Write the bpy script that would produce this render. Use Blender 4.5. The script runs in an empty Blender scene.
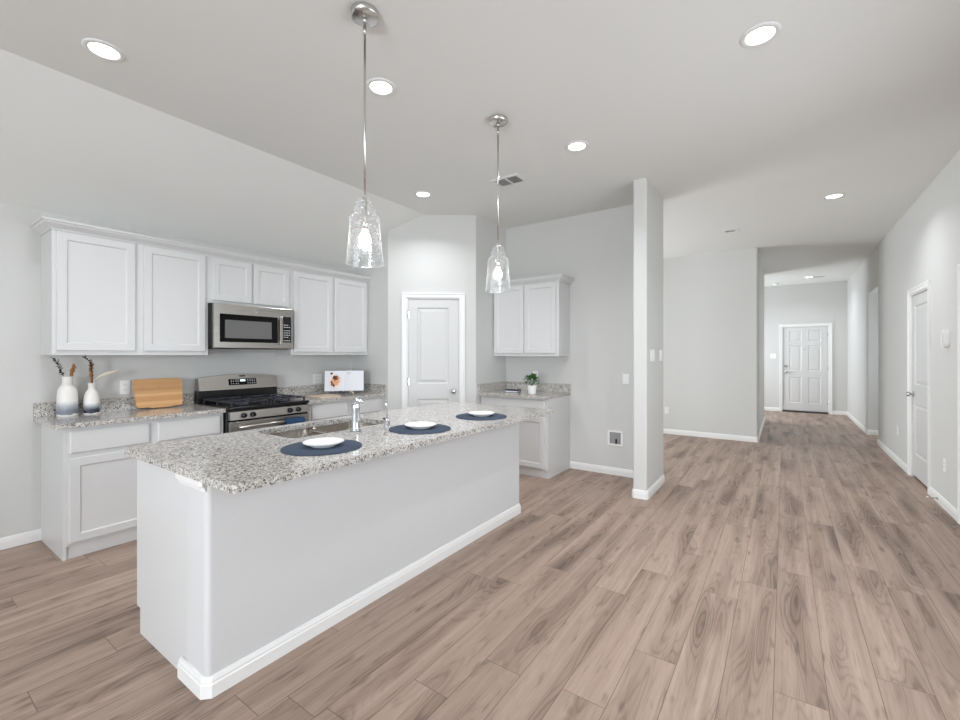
import bpy, bmesh, math, random
from mathutils import Vector, Matrix
random.seed(7)
sc = bpy.context.scene
C = sc.collection
PI = math.pi
R = math.radians

# ------------------------------------------------------------------ camera, sky, daylight, exposure
F_PX, VPX, HOR, EYE = 436.0, 784.0, 354.7, 1.372
cam_d = bpy.data.cameras.new('camera')
cam = bpy.data.objects.new('camera', cam_d)
C.objects.link(cam)
cam_d.sensor_fit = 'HORIZONTAL'
cam_d.sensor_width = 36.0
cam_d.lens = 36.0 * F_PX / 960.0
cam_d.shift_y = (HOR - 360.0) / 960.0
cam_d.clip_start = 0.05
cam.location = (0, 0, EYE)
cam.rotation_euler = (PI / 2, 0, math.atan2(VPX - 480.0, F_PX))
sc.camera = cam

world = bpy.data.worlds.new('world')
sc.world = world
world.use_nodes = True
bg = world.node_tree.nodes['Background']
bg.inputs[0].default_value = (0.80, 0.90, 1.0, 1)
bg.inputs[1].default_value = 1.2

DAY = (0.87, 0.93, 1.0)
WARM = (0.92, 0.945, 1.0)
REAR_W, DINING_W, FOYER_W, PASS_W = 20.0, 158.0, 84.0, 26.0
SPOT_W, BULB_W = 9.5, 16.0
SIDE_W = 8.0
REAR2_W = 288.0
NEAR_W = 45.0


def area(name, loc, rot, sx, sy, watts, col=DAY):
    l = bpy.data.lights.new(name, 'AREA')
    l.shape = 'RECTANGLE'
    l.size, l.size_y, l.energy, l.color = sx, sy, watts, col
    o = bpy.data.objects.new(name, l)
    C.objects.link(o)
    o.location, o.rotation_euler = loc, rot
    return o


# daylight entering through the windows of the rear wall, the dining nook, the foyer and the side passage, plus added fill from the right wall
area('daylight_patio_door', (-2.4, -4.18, 1.10), (PI / 2, 0, 0), 2.5, 2.05, REAR_W)
area('daylight_rear_window', (0.10, -4.18, 1.45), (PI / 2, 0, 0), 1.7, 1.5, REAR2_W)
area('daylight_side_window', (1.36, -1.9, 1.35), (PI / 2, 0, PI / 2), 2.2, 1.7, SIDE_W)  # added fill through an invented right-wall window behind the viewpoint
area('daylight_near_window', (1.36, 2.5, 1.45), (PI / 2, 0, PI / 2), 2.4, 1.5, NEAR_W)  # added fill for the island front and ceiling, from an invented unseen window
area('daylight_dining_window', (-4.78, 6.6, 1.35), (PI / 2, 0, -PI / 2), 1.9, 1.6, DINING_W, (0.88, 0.94, 1.0))
area('daylight_foyer_window', (-2.18, 11.9, 1.4), (PI / 2, 0, -PI / 2), 1.0, 1.4, FOYER_W)
area('daylight_passage', (2.75, 9.45, 1.4), (PI / 2, 0, PI / 2), 0.8, 1.4, PASS_W)

sc.view_settings.view_transform = 'Standard'
sc.view_settings.look = 'None'
sc.view_settings.gamma = 1.0
sc.view_settings.use_curve_mapping = False
sc.view_settings.exposure = 0.12
sc.cycles.max_bounces = 14
sc.cycles.diffuse_bounces = 9
sc.cycles.glossy_bounces = 5
sc.cycles.transparent_max_bounces = 12
sc.cycles.sample_clamp_indirect = 6.0
sc.cycles.caustics_reflective = False
sc.cycles.caustics_refractive = False
sc.cycles.use_denoising = True


# ------------------------------------------------------------------ materials
def lin(c):
    r = []
    for v in c:
        v /= 255.0
        r.append(v / 12.92 if v <= 0.04045 else ((v + 0.055) / 1.055) ** 2.4)
    return (r[0], r[1], r[2], 1.0)


class NT:
    def __init__(s, name):
        s.m = bpy.data.materials.new(name)
        s.m.use_nodes = True
        s.t = s.m.node_tree
        s.b = s.t.nodes['Principled BSDF']
        s.out = s.t.nodes['Material Output']

    def n(s, typ, **kw):
        nd = s.t.nodes.new(typ)
        for k, v in kw.items():
            setattr(nd, k, v)
        return nd

    def put(s, sock, v):
        if isinstance(v, bpy.types.NodeSocket):
            s.t.links.new(v, sock)
        else:
            sock.default_value = v

    def math(s, op, a, b=0.0, c=0.0, clamp=False):
        nd = s.n('ShaderNodeMath', operation=op, use_clamp=clamp)
        s.put(nd.inputs[0], a)
        s.put(nd.inputs[1], b)
        s.put(nd.inputs[2], c)
        return nd.outputs[0]

    def comb(s, x, y, z):
        nd = s.n('ShaderNodeCombineXYZ')
        for i, v in enumerate((x, y, z)):
            s.put(nd.inputs[i], v)
        return nd.outputs[0]

    def pos(s, obj=False):
        if obj:
            v = s.n('ShaderNodeTexCoord').outputs['Object']
        else:
            v = s.n('ShaderNodeNewGeometry').outputs['Position']
        sp = s.n('ShaderNodeSeparateXYZ')
        s.put(sp.inputs[0], v)
        return v, sp.outputs[0], sp.outputs[1], sp.outputs[2]

    def noise(s, vec, scale, detail=2.0, rough=0.5, dist=0.0):
        nd = s.n('ShaderNodeTexNoise')
        s.put(nd.inputs['Vector'], vec)
        nd.inputs['Scale'].default_value = scale
        nd.inputs['Detail'].default_value = detail
        nd.inputs['Roughness'].default_value = rough
        nd.inputs['Distortion'].default_value = dist
        return nd.outputs[0]

    def ramp(s, fac, stops, interp='LINEAR'):
        nd = s.n('ShaderNodeValToRGB')
        nd.color_ramp.interpolation = interp
        e = nd.color_ramp.elements
        while len(e) < len(stops):
            e.new(0.5)
        for i, (p, c) in enumerate(stops):
            e[i].position = p
            e[i].color = c if len(c) == 4 else (*c, 1)
        s.put(nd.inputs[0], fac)
        return nd.outputs[0]

    def mix(s, fac, a, b, blend='MIX'):
        nd = s.n('ShaderNodeMix', data_type='RGBA', blend_type=blend)
        s.put(nd.inputs[0], fac)
        s.put(nd.inputs[6], a)
        s.put(nd.inputs[7], b)
        return nd.outputs[2]

    def bump(s, h, strength, dist=0.002):
        nd = s.n('ShaderNodeBump')
        nd.inputs['Strength'].default_value = strength
        nd.inputs['Distance'].default_value = dist
        s.put(nd.inputs['Height'], h)
        s.put(s.b.inputs['Normal'], nd.outputs[0])


def simple(name, rgb, rough=0.5, metal=0.0, bump=None, spec=0.5, coat=0.0):
    t = NT(name)
    t.b.inputs['Base Color'].default_value = lin(rgb)
    t.b.inputs['Roughness'].default_value = rough
    t.b.inputs['Metallic'].default_value = metal
    t.b.inputs['Specular IOR Level'].default_value = spec
    t.b.inputs['Coat Weight'].default_value = coat
    if bump:
        v, _, _, _ = t.pos()
        t.bump(t.noise(v, bump[0], 2.0), bump[1], bump[2] if len(bump) > 2 else 0.002)
    return t.m


def emit(name, rgb, strength):
    t = NT(name)
    e = t.n('ShaderNodeEmission')
    e.inputs[0].default_value = (*rgb, 1)
    e.inputs[1].default_value = strength
    t.t.links.new(e.outputs[0], t.out.inputs[0])
    return t.m


def make_floor():
    t = NT('oak_plank_flooring')
    v, x, y, z = t.pos()
    W, L = 0.178, 1.22
    u = t.math('DIVIDE', t.math('ADD', x, 0.035), W)
    col = t.math('FLOOR', u)
    fu = t.math('FRACT', u)
    wn = t.n('ShaderNodeTexWhiteNoise', noise_dimensions='1D')
    t.put(wn.inputs['W'], col)
    vv = t.math('ADD', t.math('DIVIDE', y, L), t.math('MULTIPLY', wn.outputs[0], 9.0))
    row = t.math('FLOOR', vv)
    fv = t.math('FRACT', vv)
    w2 = t.n('ShaderNodeTexWhiteNoise', noise_dimensions='2D')
    t.put(w2.inputs['Vector'], t.comb(col, row, 0.0))
    idv = w2.outputs[0]
    w3 = t.n('ShaderNodeTexWhiteNoise', noise_dimensions='2D')
    t.put(w3.inputs['Vector'], t.comb(row, t.math('ADD', col, 41.3), 0.0))
    id2 = w3.outputs[0]
    off = t.math('MULTIPLY', idv, 57.0)
    off2 = t.math('MULTIPLY', id2, 31.0)
    # smooth stretched field; its contour lines give the cathedral figure
    f0 = t.noise(t.comb(t.math('ADD', t.math('MULTIPLY', x, 8.0), off), t.math('ADD', t.math('MULTIPLY', y, 0.95), off2), off), 1.0, 1.6, 0.35)
    warp = t.noise(t.comb(t.math('ADD', t.math('MULTIPLY', x, 45.0), off), t.math('MULTIPLY', y, 7.0), off2), 1.0, 2.0)
    f1 = t.math('ADD', f0, t.math('MULTIPLY', warp, 0.030))
    rings = t.math('SINE', t.math('MULTIPLY', f1, 135.0))
    rings = t.math('MULTIPLY_ADD', rings, 0.5, 0.5)
    rings = t.math('POWER', rings, 3.0)
    # where the figure shows: only some zones of a board
    zone = t.noise(t.comb(t.math('ADD', t.math('MULTIPLY', x, 5.0), off2), t.math('ADD', t.math('MULTIPLY', y, 1.0), off), 3.0), 1.0, 2.0, 0.55)
    mid_u = t.math('SUBTRACT', 1.0, t.math('ABSOLUTE', t.math('MULTIPLY_ADD', fu, 2.0, -1.0)))
    zone = t.math('ADD', t.math('MULTIPLY', zone, 0.86), t.math('MULTIPLY_ADD', mid_u, 0.17, -0.02))
    peak = t.math('MULTIPLY_ADD', f0, 4.5, -2.30, clamp=True)
    zone = t.math('MULTIPLY_ADD', zone, 4.4, -2.25, clamp=True)
    zone = t.math('MAXIMUM', t.math('MULTIPLY', zone, 0.75), peak)
    # fine straight pores
    pores = t.noise(t.comb(t.math('MULTIPLY', x, 150.0), t.math('MULTIPLY', y, 4.5), off), 1.0, 3.0, 0.65)
    streak = t.noise(t.comb(t.math('ADD', t.math('MULTIPLY', x, 32.0), off), t.math('MULTIPLY', y, 0.7), off2), 1.0, 3.0, 0.6)
    knot = t.noise(t.comb(t.math('ADD', t.math('MULTIPLY', x, 20.0), off2), t.math('ADD', t.math('MULTIPLY', y, 4.2), off), 9.0), 1.0, 2.0, 0.5)
    knot = t.math('MULTIPLY_ADD', knot, 7.5, -4.6, clamp=True)
    knot = t.math('MAXIMUM', knot, t.math('MULTIPLY_ADD', f0, 9.0, -6.3, clamp=True))
    light, mid, dark = lin((181, 159, 144)), lin((152, 131, 117)), lin((72, 58, 50))
    base = t.mix(t.math('MULTIPLY_ADD', streak, 2.4, -0.75, clamp=True), light, mid)
    tone = t.math('MULTIPLY_ADD', idv, 0.60, -0.10, clamp=True)
    base = t.mix(tone, base, lin((146, 125, 111)))
    base = t.mix(t.math('MULTIPLY', id2, 0.22), base, lin((178, 152, 138)))
    base = t.mix(t.math('MULTIPLY', zone, 0.66), base, lin((106, 88, 76)))
    fig = t.math('MULTIPLY', rings, t.math('MULTIPLY_ADD', zone, 0.62, 0.06))
    base = t.mix(t.math('MULTIPLY', fig, 0.95), base, dark)
    base = t.mix(t.math('MULTIPLY', knot, 0.70), base, lin((98, 82, 73)))
    base = t.mix(t.math('MULTIPLY_ADD', pores, 1.9, -1.02, clamp=True), base, dark)
    # seams
    su = t.math('MINIMUM', fu, t.math('SUBTRACT', 1.0, fu))
    sv = t.math('MINIMUM', fv, t.math('SUBTRACT', 1.0, fv))
    seam = t.math('MAXIMUM', t.math('LESS_THAN', su, 0.0085), t.math('LESS_THAN', sv, 0.0013))
    base = t.mix(t.math('MULTIPLY', seam, 0.75), base, lin((92, 78, 70)))
    t.put(t.b.inputs['Base Color'], base)
    t.b.inputs['Roughness'].default_value = 0.46
    t.b.inputs['Specular IOR Level'].default_value = 0.35
    t.bump(t.math('SUBTRACT', t.math('MULTIPLY', pores, 0.25), seam), 0.12, 0.001)
    return t.m


def make_granite():
    t = NT('speckled_granite')
    v, x, y, z = t.pos()
    wv = t.n('ShaderNodeVectorMath', operation='ADD')
    nz = t.n('ShaderNodeTexNoise')
    t.put(nz.inputs['Vector'], v)
    nz.inputs['Scale'].default_value = 60.0
    sc_ = t.n('ShaderNodeVectorMath', operation='SCALE')
    t.put(sc_.inputs[0], nz.outputs['Color'])
    sc_.inputs['Scale'].default_value = 0.012
    t.put(wv.inputs[0], v)
    t.put(wv.inputs[1], sc_.outputs[0])

    def vor(scale):
        nd = t.n('ShaderNodeTexVoronoi')
        t.put(nd.inputs['Vector'], wv.outputs[0])
        nd.inputs['Scale'].default_value = scale
        sp = t.n('ShaderNodeSeparateColor')
        t.put(sp.inputs[0], nd.outputs['Color'])
        return sp.outputs[0], sp.outputs[1]
    a, a2 = vor(122.0)
    b, b2 = vor(240.0)
    big = t.noise(v, 9.0, 2.0)
    c = t.ramp(a, [(0.0, lin((206, 203, 198))), (0.34, lin((189, 185, 179))), (0.62, lin((164, 160, 155))),
                   (0.83, lin((126, 124, 122))), (0.95, lin((72, 71, 74)))], 'CONSTANT')
    c = t.mix(t.math('MULTIPLY', a2, 0.20), c, lin((204, 194, 180)))
    clump = t.noise(wv.outputs[0], 78.0, 2.0, 0.55)
    clump = t.math('MULTIPLY_ADD', clump, 14.0, -8.6, clamp=True)
    c = t.mix(t.math('MULTIPLY', clump, 0.85), c, lin((62, 62, 68)))
    fl = t.math('GREATER_THAN', t.math('ADD', b, t.math('MULTIPLY', big, 0.18)), 0.985)
    c = t.mix(t.math('MULTIPLY', fl, 0.85), c, lin((40, 40, 46)))
    wh = t.math('GREATER_THAN', b2, 0.90)
    c = t.mix(t.math('MULTIPLY', wh, 0.45), c, lin((238, 236, 230)))
    t.put(t.b.inputs['Base Color'], c)
    t.b.inputs['Roughness'].default_value = 0.12
    t.b.inputs['Specular IOR Level'].default_value = 0.5
    return t.m


def make_steel(name, rgb=(176, 172, 166), rough=0.3):
    t = NT(name)
    v, x, y, z = t.pos()
    n1 = t.noise(t.comb(t.math('MULTIPLY', x, 3.0), t.math('MULTIPLY', y, 3.0), t.math('MULTIPLY', z, 420.0)), 1.0, 2.0)
    t.b.inputs['Base Color'].default_value = lin(rgb)
    t.b.inputs['Metallic'].default_value = 1.0
    t.put(t.b.inputs['Roughness'], t.math('MULTIPLY_ADD', n1, 0.14, rough - 0.07))
    return t.m


def make_glass(name, seeded=False, tint=(1, 1, 1), base=0.06):
    t = NT(name)
    tr = t.n('ShaderNodeBsdfTransparent')
    tr.inputs[0].default_value = (*tint, 1)
    gl = t.n('ShaderNodeBsdfGlossy')
    gl.inputs['Roughness'].default_value = 0.04
    gl.inputs['Color'].default_value = (0.95, 0.96, 0.97, 1)
    lw = t.n('ShaderNodeLayerWeight')
    lw.inputs[0].default_value = 0.42
    mx = t.n('ShaderNodeMixShader')
    fac = t.math('MULTIPLY_ADD', t.math('POWER', lw.outputs['Facing'], 2.0), 0.75, base, clamp=True)
    if seeded:
        v, x, y, z = t.pos()
        vo = t.n('ShaderNodeTexVoronoi')
        t.put(vo.inputs['Vector'], v)
        vo.inputs['Scale'].default_value = 150.0
        sd = t.math('LESS_THAN', vo.outputs['Distance'], 0.34)
        fac = t.math('MULTIPLY_ADD', sd, 0.16, fac, clamp=True)
        bp = t.n('ShaderNodeBump')
        bp.inputs['Strength'].default_value = 0.5
        bp.inputs['Distance'].default_value = 0.002
        t.put(bp.inputs['Height'], t.noise(v, 90.0, 2.0))
        t.put(gl.inputs['Normal'], bp.outputs[0])
    t.put(mx.inputs[0], fac)
    t.t.links.new(tr.outputs[0], mx.inputs[1])
    t.t.links.new(gl.outputs[0], mx.inputs[2])
    last = mx
    if seeded:
        # seeds scatter the bulb's light; the white edge term imitates bright lit outlines
        df = t.n('ShaderNodeBsdfDiffuse')
        df.inputs[0].default_value = (0.95, 0.95, 0.95, 1)
        tl = t.n('ShaderNodeBsdfTranslucent')
        tl.inputs[0].default_value = (0.95, 0.95, 0.95, 1)
        ms = t.n('ShaderNodeMixShader')
        t.t.links.new(df.outputs[0], ms.inputs[1])
        t.t.links.new(tl.outputs[0], ms.inputs[2])
        m2 = t.n('ShaderNodeMixShader')
        edge = t.math('POWER', lw.outputs['Facing'], 4.0)
        t.put(m2.inputs[0], t.math('ADD', t.math('MULTIPLY_ADD', sd, 0.26, 0.015), t.math('MULTIPLY', edge, 0.75), clamp=True))
        t.t.links.new(mx.outputs[0], m2.inputs[1])
        t.t.links.new(ms.outputs[0], m2.inputs[2])
        last = m2
    t.t.links.new(last.outputs[0], t.out.inputs[0])
    return t.m


def make_bamboo():
    t = NT('bamboo_wood')
    v, x, y, z = t.pos(True)
    st = t.math('FLOOR', t.math('MULTIPLY', z, 42.0))
    wn = t.n('ShaderNodeTexWhiteNoise', noise_dimensions='1D')
    t.put(wn.inputs['W'], st)
    g = t.noise(t.comb(t.math('MULTIPLY', x, 9.0), t.math('MULTIPLY', z, 160.0), st), 1.0, 3.0)
    k = t.noise(t.comb(t.math('MULTIPLY', x, 26.0), t.math('MULTIPLY', z, 90.0), st), 1.0, 1.0)
    k = t.math('MULTIPLY_ADD', k, 9.0, -6.2, clamp=True)
    c = t.mix(wn.outputs[0], lin((214, 170, 118)), lin((190, 140, 88)))
    c = t.mix(t.math('MULTIPLY', g, 0.35), c, lin((168, 118, 70)))
    c = t.mix(t.math('MULTIPLY', k, 0.6), c, lin((120, 78, 44)))
    t.put(t.b.inputs['Base Color'], c)
    t.b.inputs['Roughness'].default_value = 0.45
    return t.m


def make_vase(name, band, top):
    # ceramic dipped in a dark glaze at the foot: white body, grey-blue band fading upwards
    t = NT(name)
    v, x, y, z = t.pos(True)
    n = t.noise(v, 28.0, 3.0)
    h = t.math('ADD', z, t.math('MULTIPLY_ADD', n, 0.03, -0.015))
    c = t.ramp(t.math('DIVIDE', h, top), [(0.0, lin((232, 230, 226))), (0.045, lin((232, 230, 226))), (0.06, lin(band)),
                                           (0.13, lin(band)), (0.27, lin((176, 180, 186))), (0.37, lin((230, 227, 223)))])
    t.put(t.b.inputs['Base Color'], c)
    t.b.inputs['Roughness'].default_value = 0.4
    return t.m


def make_woven(name, rgb, rgb2):
    # rings of coarse braided cord around the object's centre
    t = NT(name)
    v, x, y, z = t.pos(True)
    r = t.math('SQRT', t.math('ADD', t.math('MULTIPLY', x, x), t.math('MULTIPLY', y, y)))
    ring = t.math('SINE', t.math('MULTIPLY', r, 900.0))
    a = t.math('SINE', t.math('MULTIPLY', t.math('ARCTAN2', y, x), 90.0))
    w = t.math('MULTIPLY', ring, a)
    c = t.mix(t.math('MULTIPLY_ADD', w, 0.4, 0.5, clamp=True), lin(rgb), lin(rgb2))
    t.put(t.b.inputs['Base Color'], c)
    t.b.inputs['Roughness'].default_value = 0.85
    t.bump(ring, 0.4, 0.002)
    return t.m


M = {}
M['floor'] = make_floor()
M['granite'] = make_granite()
M['wall'] = simple('wall_paint', (207, 207, 204), 0.75, bump=(140.0, 0.10), spec=0.3)
M['ceiling'] = simple('ceiling_paint', (226, 226, 223), 0.9, bump=(90.0, 0.10), spec=0.2)
M['island_wall'] = simple('textured_island_paint', (208, 208, 208), 0.6, bump=(75.0, 0.30, 0.003), spec=0.35)
M['trim'] = simple('white_semi_gloss_trim', (232, 232, 230), 0.35)
M['cab'] = simple('white_cabinet_lacquer', (211, 211, 210), 0.35)
M['door'] = simple('white_door_paint', (208, 208, 206), 0.4)
M['steel'] = make_steel('brushed_stainless_steel')
M['sink_steel'] = make_steel('satin_sink_steel', (204, 198, 190), 0.24)
M['chrome'] = simple('polished_chrome', (216, 218, 222), 0.08, 1.0)
M['nickel'] = simple('brushed_nickel', (206, 204, 201), 0.22, 1.0)
M['black'] = simple('black_enamel', (16, 16, 17), 0.22)
M['black_glass'] = simple('black_glass', (8, 8, 9), 0.06, spec=0.18)
M['iron'] = simple('cast_iron', (46, 48, 56), 0.32)
M['window_grey'] = simple('microwave_window_mesh', (104, 104, 102), 0.12)
M['dark'] = simple('dark_plastic', (30, 30, 31), 0.5)
M['plate_plastic'] = simple('white_plate_plastic', (236, 236, 234), 0.35)
M['ceramic'] = simple('white_glazed_ceramic', (238, 237, 234), 0.15)
M['mat_blue'] = make_woven('navy_woven_cord', (34, 46, 62), (66, 82, 102))
M['towel'] = simple('blue_terry_cloth', (30, 60, 94), 0.95, bump=(400.0, 0.6))
M['bamboo'] = make_bamboo()
M['vase_a'] = make_vase('grey_dipped_ceramic', (120, 125, 134), 0.296)
M['vase_b'] = make_vase('navy_dipped_ceramic', (40, 42, 62), 0.238)
M['twig_dark'] = simple('dark_eucalyptus', (26, 32, 28), 0.7)
M['twig_brown'] = simple('dried_brown_grass', (170, 120, 74), 0.8)
M['pampas'] = simple('cream_pampas', (226, 216, 202), 0.95)
M['paper'] = simple('white_page_paper', (222, 223, 226), 0.6)
M['ink'] = simple('grey_print', (150, 150, 150), 0.7)  # printed lines, and the painted shade in the supply box
M['food_a'] = simple('print_roast_brown', (132, 74, 44), 0.6)
M['food_b'] = simple('print_peach', (222, 166, 124), 0.6)
M['food_c'] = simple('print_dark_berry', (66, 34, 28), 0.6)
M['food_plate'] = simple('print_pale_plate', (232, 214, 204), 0.6)
M['tray_wood'] = simple('pale_maple', (206, 188, 166), 0.5)
M['leaf'] = simple('green_leaf', (56, 104, 40), 0.5)
M['soil'] = simple('dark_soil', (44, 34, 26), 0.95)
M['navy'] = simple('navy_cover', (30, 40, 60), 0.5)
M['vent'] = simple('vent_white', (222, 222, 220), 0.5)
M['vent_dark'] = simple('vent_duct_grey', (120, 120, 120), 0.8)
M['lens'] = emit('lit_led_lens', (1.0, 0.985, 0.96), 7.0)
M['bulb'] = emit('lit_bulb_glass', (1.0, 0.985, 0.96), BULB_W)
M['clock'] = emit('lit_clock_digits', (0.75, 0.95, 1.0), 1.6)
M['glass'] = make_glass('window_glass', base=0.04)
M['seeded'] = make_glass('seeded_clear_glass', True, (0.97, 0.975, 0.975), 0.07)
M['concrete'] = simple('patio_concrete', (190, 188, 182), 0.9)


# ------------------------------------------------------------------ mesh builder
class MB:
    def __init__(s):
        s.bm = bmesh.new()
        s.mi = 0

    def _add(s, bm2, mat=None, smooth=False):
        if mat is not None:
            bm2.transform(mat)
        for f in bm2.faces:
            f.smooth = smooth
            f.material_index = s.mi
        me = bpy.data.meshes.new('tmp')
        bm2.to_mesh(me)
        bm2.free()
        s.bm.from_mesh(me)
        bpy.data.meshes.remove(me)
        return s

    def box(s, x0, x1, y0, y1, z0, z1, bev=0.0, mat=None):
        b = bmesh.new()
        bmesh.ops.create_cube(b, size=1.0)
        b.transform(Matrix.Translation(((x0 + x1) / 2, (y0 + y1) / 2, (z0 + z1) / 2)) @ Matrix.Diagonal((abs(x1 - x0), abs(y1 - y0), abs(z1 - z0), 1)))
        if bev:
            bmesh.ops.bevel(b, geom=b.edges[:], offset=bev, segments=2, affect='EDGES', profile=0.5)
        return s._add(b, mat)

    def poly(s, pts, z0, z1, holes=(), smooth=False, mat=None):
        b = bmesh.new()
        edges = []
        for loop in [pts] + list(holes):
            vs = [b.verts.new((p[0], p[1], z0)) for p in loop]
            for i in range(len(vs)):
                edges.append(b.edges.new((vs[i], vs[(i + 1) % len(vs)])))
        if holes:
            bmesh.ops.triangle_fill(b, use_beauty=True, use_dissolve=False, edges=edges)
        else:
            b.faces.new(b.verts[:])
        ext = bmesh.ops.extrude_face_region(b, geom=b.faces[:])
        bmesh.ops.translate(b, verts=[g for g in ext['geom'] if isinstance(g, bmesh.types.BMVert)], vec=(0, 0, z1 - z0))
        bmesh.ops.recalc_face_normals(b, faces=b.faces[:])
        return s._add(b, mat, smooth)

    def lathe(s, prof, c=(0, 0, 0), seg=28, mat=None, smooth=True, cap=True):
        b = bmesh.new()
        rings = []
        for r, z in prof:
            if r < 1e-6:
                rings.append([b.verts.new((c[0], c[1], c[2] + z))])
            else:
                rings.append([b.verts.new((c[0] + r * math.cos(2 * PI * i / seg), c[1] + r * math.sin(2 * PI * i / seg), c[2] + z)) for i in range(seg)])
        for a, d in zip(rings, rings[1:]):
            for i in range(seg):
                j = (i + 1) % seg
                if len(a) == 1 and len(d) == 1:
                    continue
                if len(a) == 1:
                    b.faces.new((a[0], d[i], d[j]))
                elif len(d) == 1:
                    b.faces.new((a[i], d[0], a[j]))
                else:
                    b.faces.new((a[i], d[i], d[j], a[j]))
        if cap:
            for rg in (rings[0], rings[-1]):
                if len(rg) > 2:
                    b.faces.new(rg)
        bmesh.ops.recalc_face_normals(b, faces=b.faces[:])
        return s._add(b, mat, smooth)

    def cyl(s, c, r, h, axis='Z', seg=24, r2=None, smooth=True):
        m = Matrix.Translation(c)
        if axis == 'X':
            m = m @ Matrix.Rotation(PI / 2, 4, 'Y')
        elif axis == 'Y':
            m = m @ Matrix.Rotation(-PI / 2, 4, 'X')
        return s.lathe([(r, 0), (r2 if r2 is not None else r, h)], seg=seg, mat=m, smooth=smooth)

    def tube(s, pts, rad, seg=10):
        pts = [Vector(p) for p in pts]
        rads = rad if isinstance(rad, (list, tuple)) else [rad] * len(pts)
        b = bmesh.new()
        rings = []
        up = Vector((0.13, 0.27, 0.95)).normalized()
        for i, p in enumerate(pts):
            d = (pts[min(i + 1, len(pts) - 1)] - pts[max(i - 1, 0)]).normalized()
            if abs(d.dot(up)) > 0.97:
                a = d.cross(Vector((1, 0, 0))).normalized()
            else:
                a = d.cross(up).normalized()
            c = d.cross(a)
            rings.append([b.verts.new(p + (a * math.cos(2 * PI * k / seg) + c * math.sin(2 * PI * k / seg)) * rads[i]) for k in range(seg)])
        for r0, r1 in zip(rings, rings[1:]):
            for k in range(seg):
                j = (k + 1) % seg
                b.faces.new((r0[k], r0[j], r1[j], r1[k]))
        b.faces.new(rings[0])
        b.faces.new(rings[-1])
        bmesh.ops.recalc_face_normals(b, faces=b.faces[:])
        return s._add(b, None, True)

    def sphere(s, c, r, sx=1, sy=1, sz=1, seg=16):
        b = bmesh.new()
        bmesh.ops.create_uvsphere(b, u_segments=seg, v_segments=max(6, seg // 2), radius=r)
        return s._add(b, Matrix.Translation(c) @ Matrix.Diagonal((sx, sy, sz, 1)), True)

    def rects(s, x0, x1, z0, z1, loops, cap=True):
        """rectangle rings in the XZ plane: (inset, y) from the outside in; last ring is filled"""
        b = bmesh.new()
        rg = []
        for ins, y in loops:
            rg.append([b.verts.new(p) for p in ((x0 + ins, y, z0 + ins), (x1 - ins, y, z0 + ins), (x1 - ins, y, z1 - ins), (x0 + ins, y, z1 - ins))])
        for a, d in zip(rg, rg[1:]):
            for i in range(4):
                j = (i + 1) % 4
                b.faces.new((a[i], a[j], d[j], d[i]))
        b.faces.new(rg[-1])
        if cap:
            b.faces.new(rg[0])
        bmesh.ops.recalc_face_normals(b, faces=b.faces[:])
        if not cap:   # an open pocket: its middle must look along -y
            b.faces.ensure_lookup_table()
            b.normal_update()
            if b.faces[-1].normal.y > 0:
                bmesh.ops.reverse_faces(b, faces=b.faces[:])
        return s._add(b)

    def molding(s, path, prof):
        """sweep prof [(out, z)] along an XY path; outward is to the right of travel; mitred corners"""
        b = bmesh.new()
        pts = [Vector(p) for p in path]
        rings = []
        for i, p in enumerate(pts):
            ns = []
            if i > 0:
                d = (p - pts[i - 1]).normalized()
                ns.append(Vector((d.y, -d.x)))
            if i < len(pts) - 1:
                d = (pts[i + 1] - p).normalized()
                ns.append(Vector((d.y, -d.x)))
            n = sum(ns, Vector((0, 0)))
            n = n.normalized()
            k = 1.0 / max(0.3, n.dot(ns[0]))
            rings.append([b.verts.new((p.x + n.x * o * k, p.y + n.y * o * k, z)) for o, z in prof])
        m = len(prof)
        for a, d in zip(rings, rings[1:]):
            for i in range(m):
                j = (i + 1) % m
                b.faces.new((a[i], a[j], d[j], d[i]))
        b.faces.new(rings[0])
        b.faces.new(rings[-1])
        bmesh.ops.recalc_face_normals(b, faces=b.faces[:])
        return s._add(b)

    def build(s, name, mats, parent=None, loc=None, rotz=None):
        me = bpy.data.meshes.new(name)
        s.bm.to_mesh(me)
        s.bm.free()
        for m in (mats if isinstance(mats, (list, tuple)) else [mats]):
            me.materials.append(m)
        o = bpy.data.objects.new(name, me)
        C.objects.link(o)
        if parent is not None:
            o.parent = parent
        if loc is not None:
            o.location = loc
        if rotz is not None:
            o.rotation_euler.z = rotz
        return o


def tag(o, label, cat, group=None):
    o['label'] = label
    o['category'] = cat
    if group:
        o['group'] = group
    return o


def thing(name, label, cat, loc=(0, 0, 0), rotz=0.0, group=None):
    o = bpy.data.objects.new(name, None)
    o.empty_display_size = 0.1
    C.objects.link(o)
    o.location = loc
    o.rotation_euler = (0, 0, rotz)
    return tag(o, label, cat, group)


def struct(o):
    o['kind'] = 'structure'
    return o


def copy_thing(root, loc, label, rotz=None):
    r = root.copy()
    C.objects.link(r)
    r.location = loc
    if rotz is not None:
        r.rotation_euler = (0, 0, rotz)
    r['label'] = label
    for ch in list(root.children):
        c = ch.copy()
        C.objects.link(c)
        c.parent = r
        for g in list(ch.children):
            d = g.copy()
            C.objects.link(d)
            d.parent = c
    return r


def arc(cx, cy, r, a0, a1, n=5):
    return [(cx + r * math.cos(R(a0 + (a1 - a0) * i / n)), cy + r * math.sin(R(a0 + (a1 - a0) * i / n))) for i in range(n + 1)]


def round_rect(x0, x1, y0, y1, r, n=5):
    return (arc(x1 - r, y1 - r, r, 0, 90, n) + arc(x0 + r, y1 - r, r, 90, 180, n) + arc(x0 + r, y0 + r, r, 180, 270, n) + arc(x1 - r, y0 + r, r, 270, 360, n))


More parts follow.
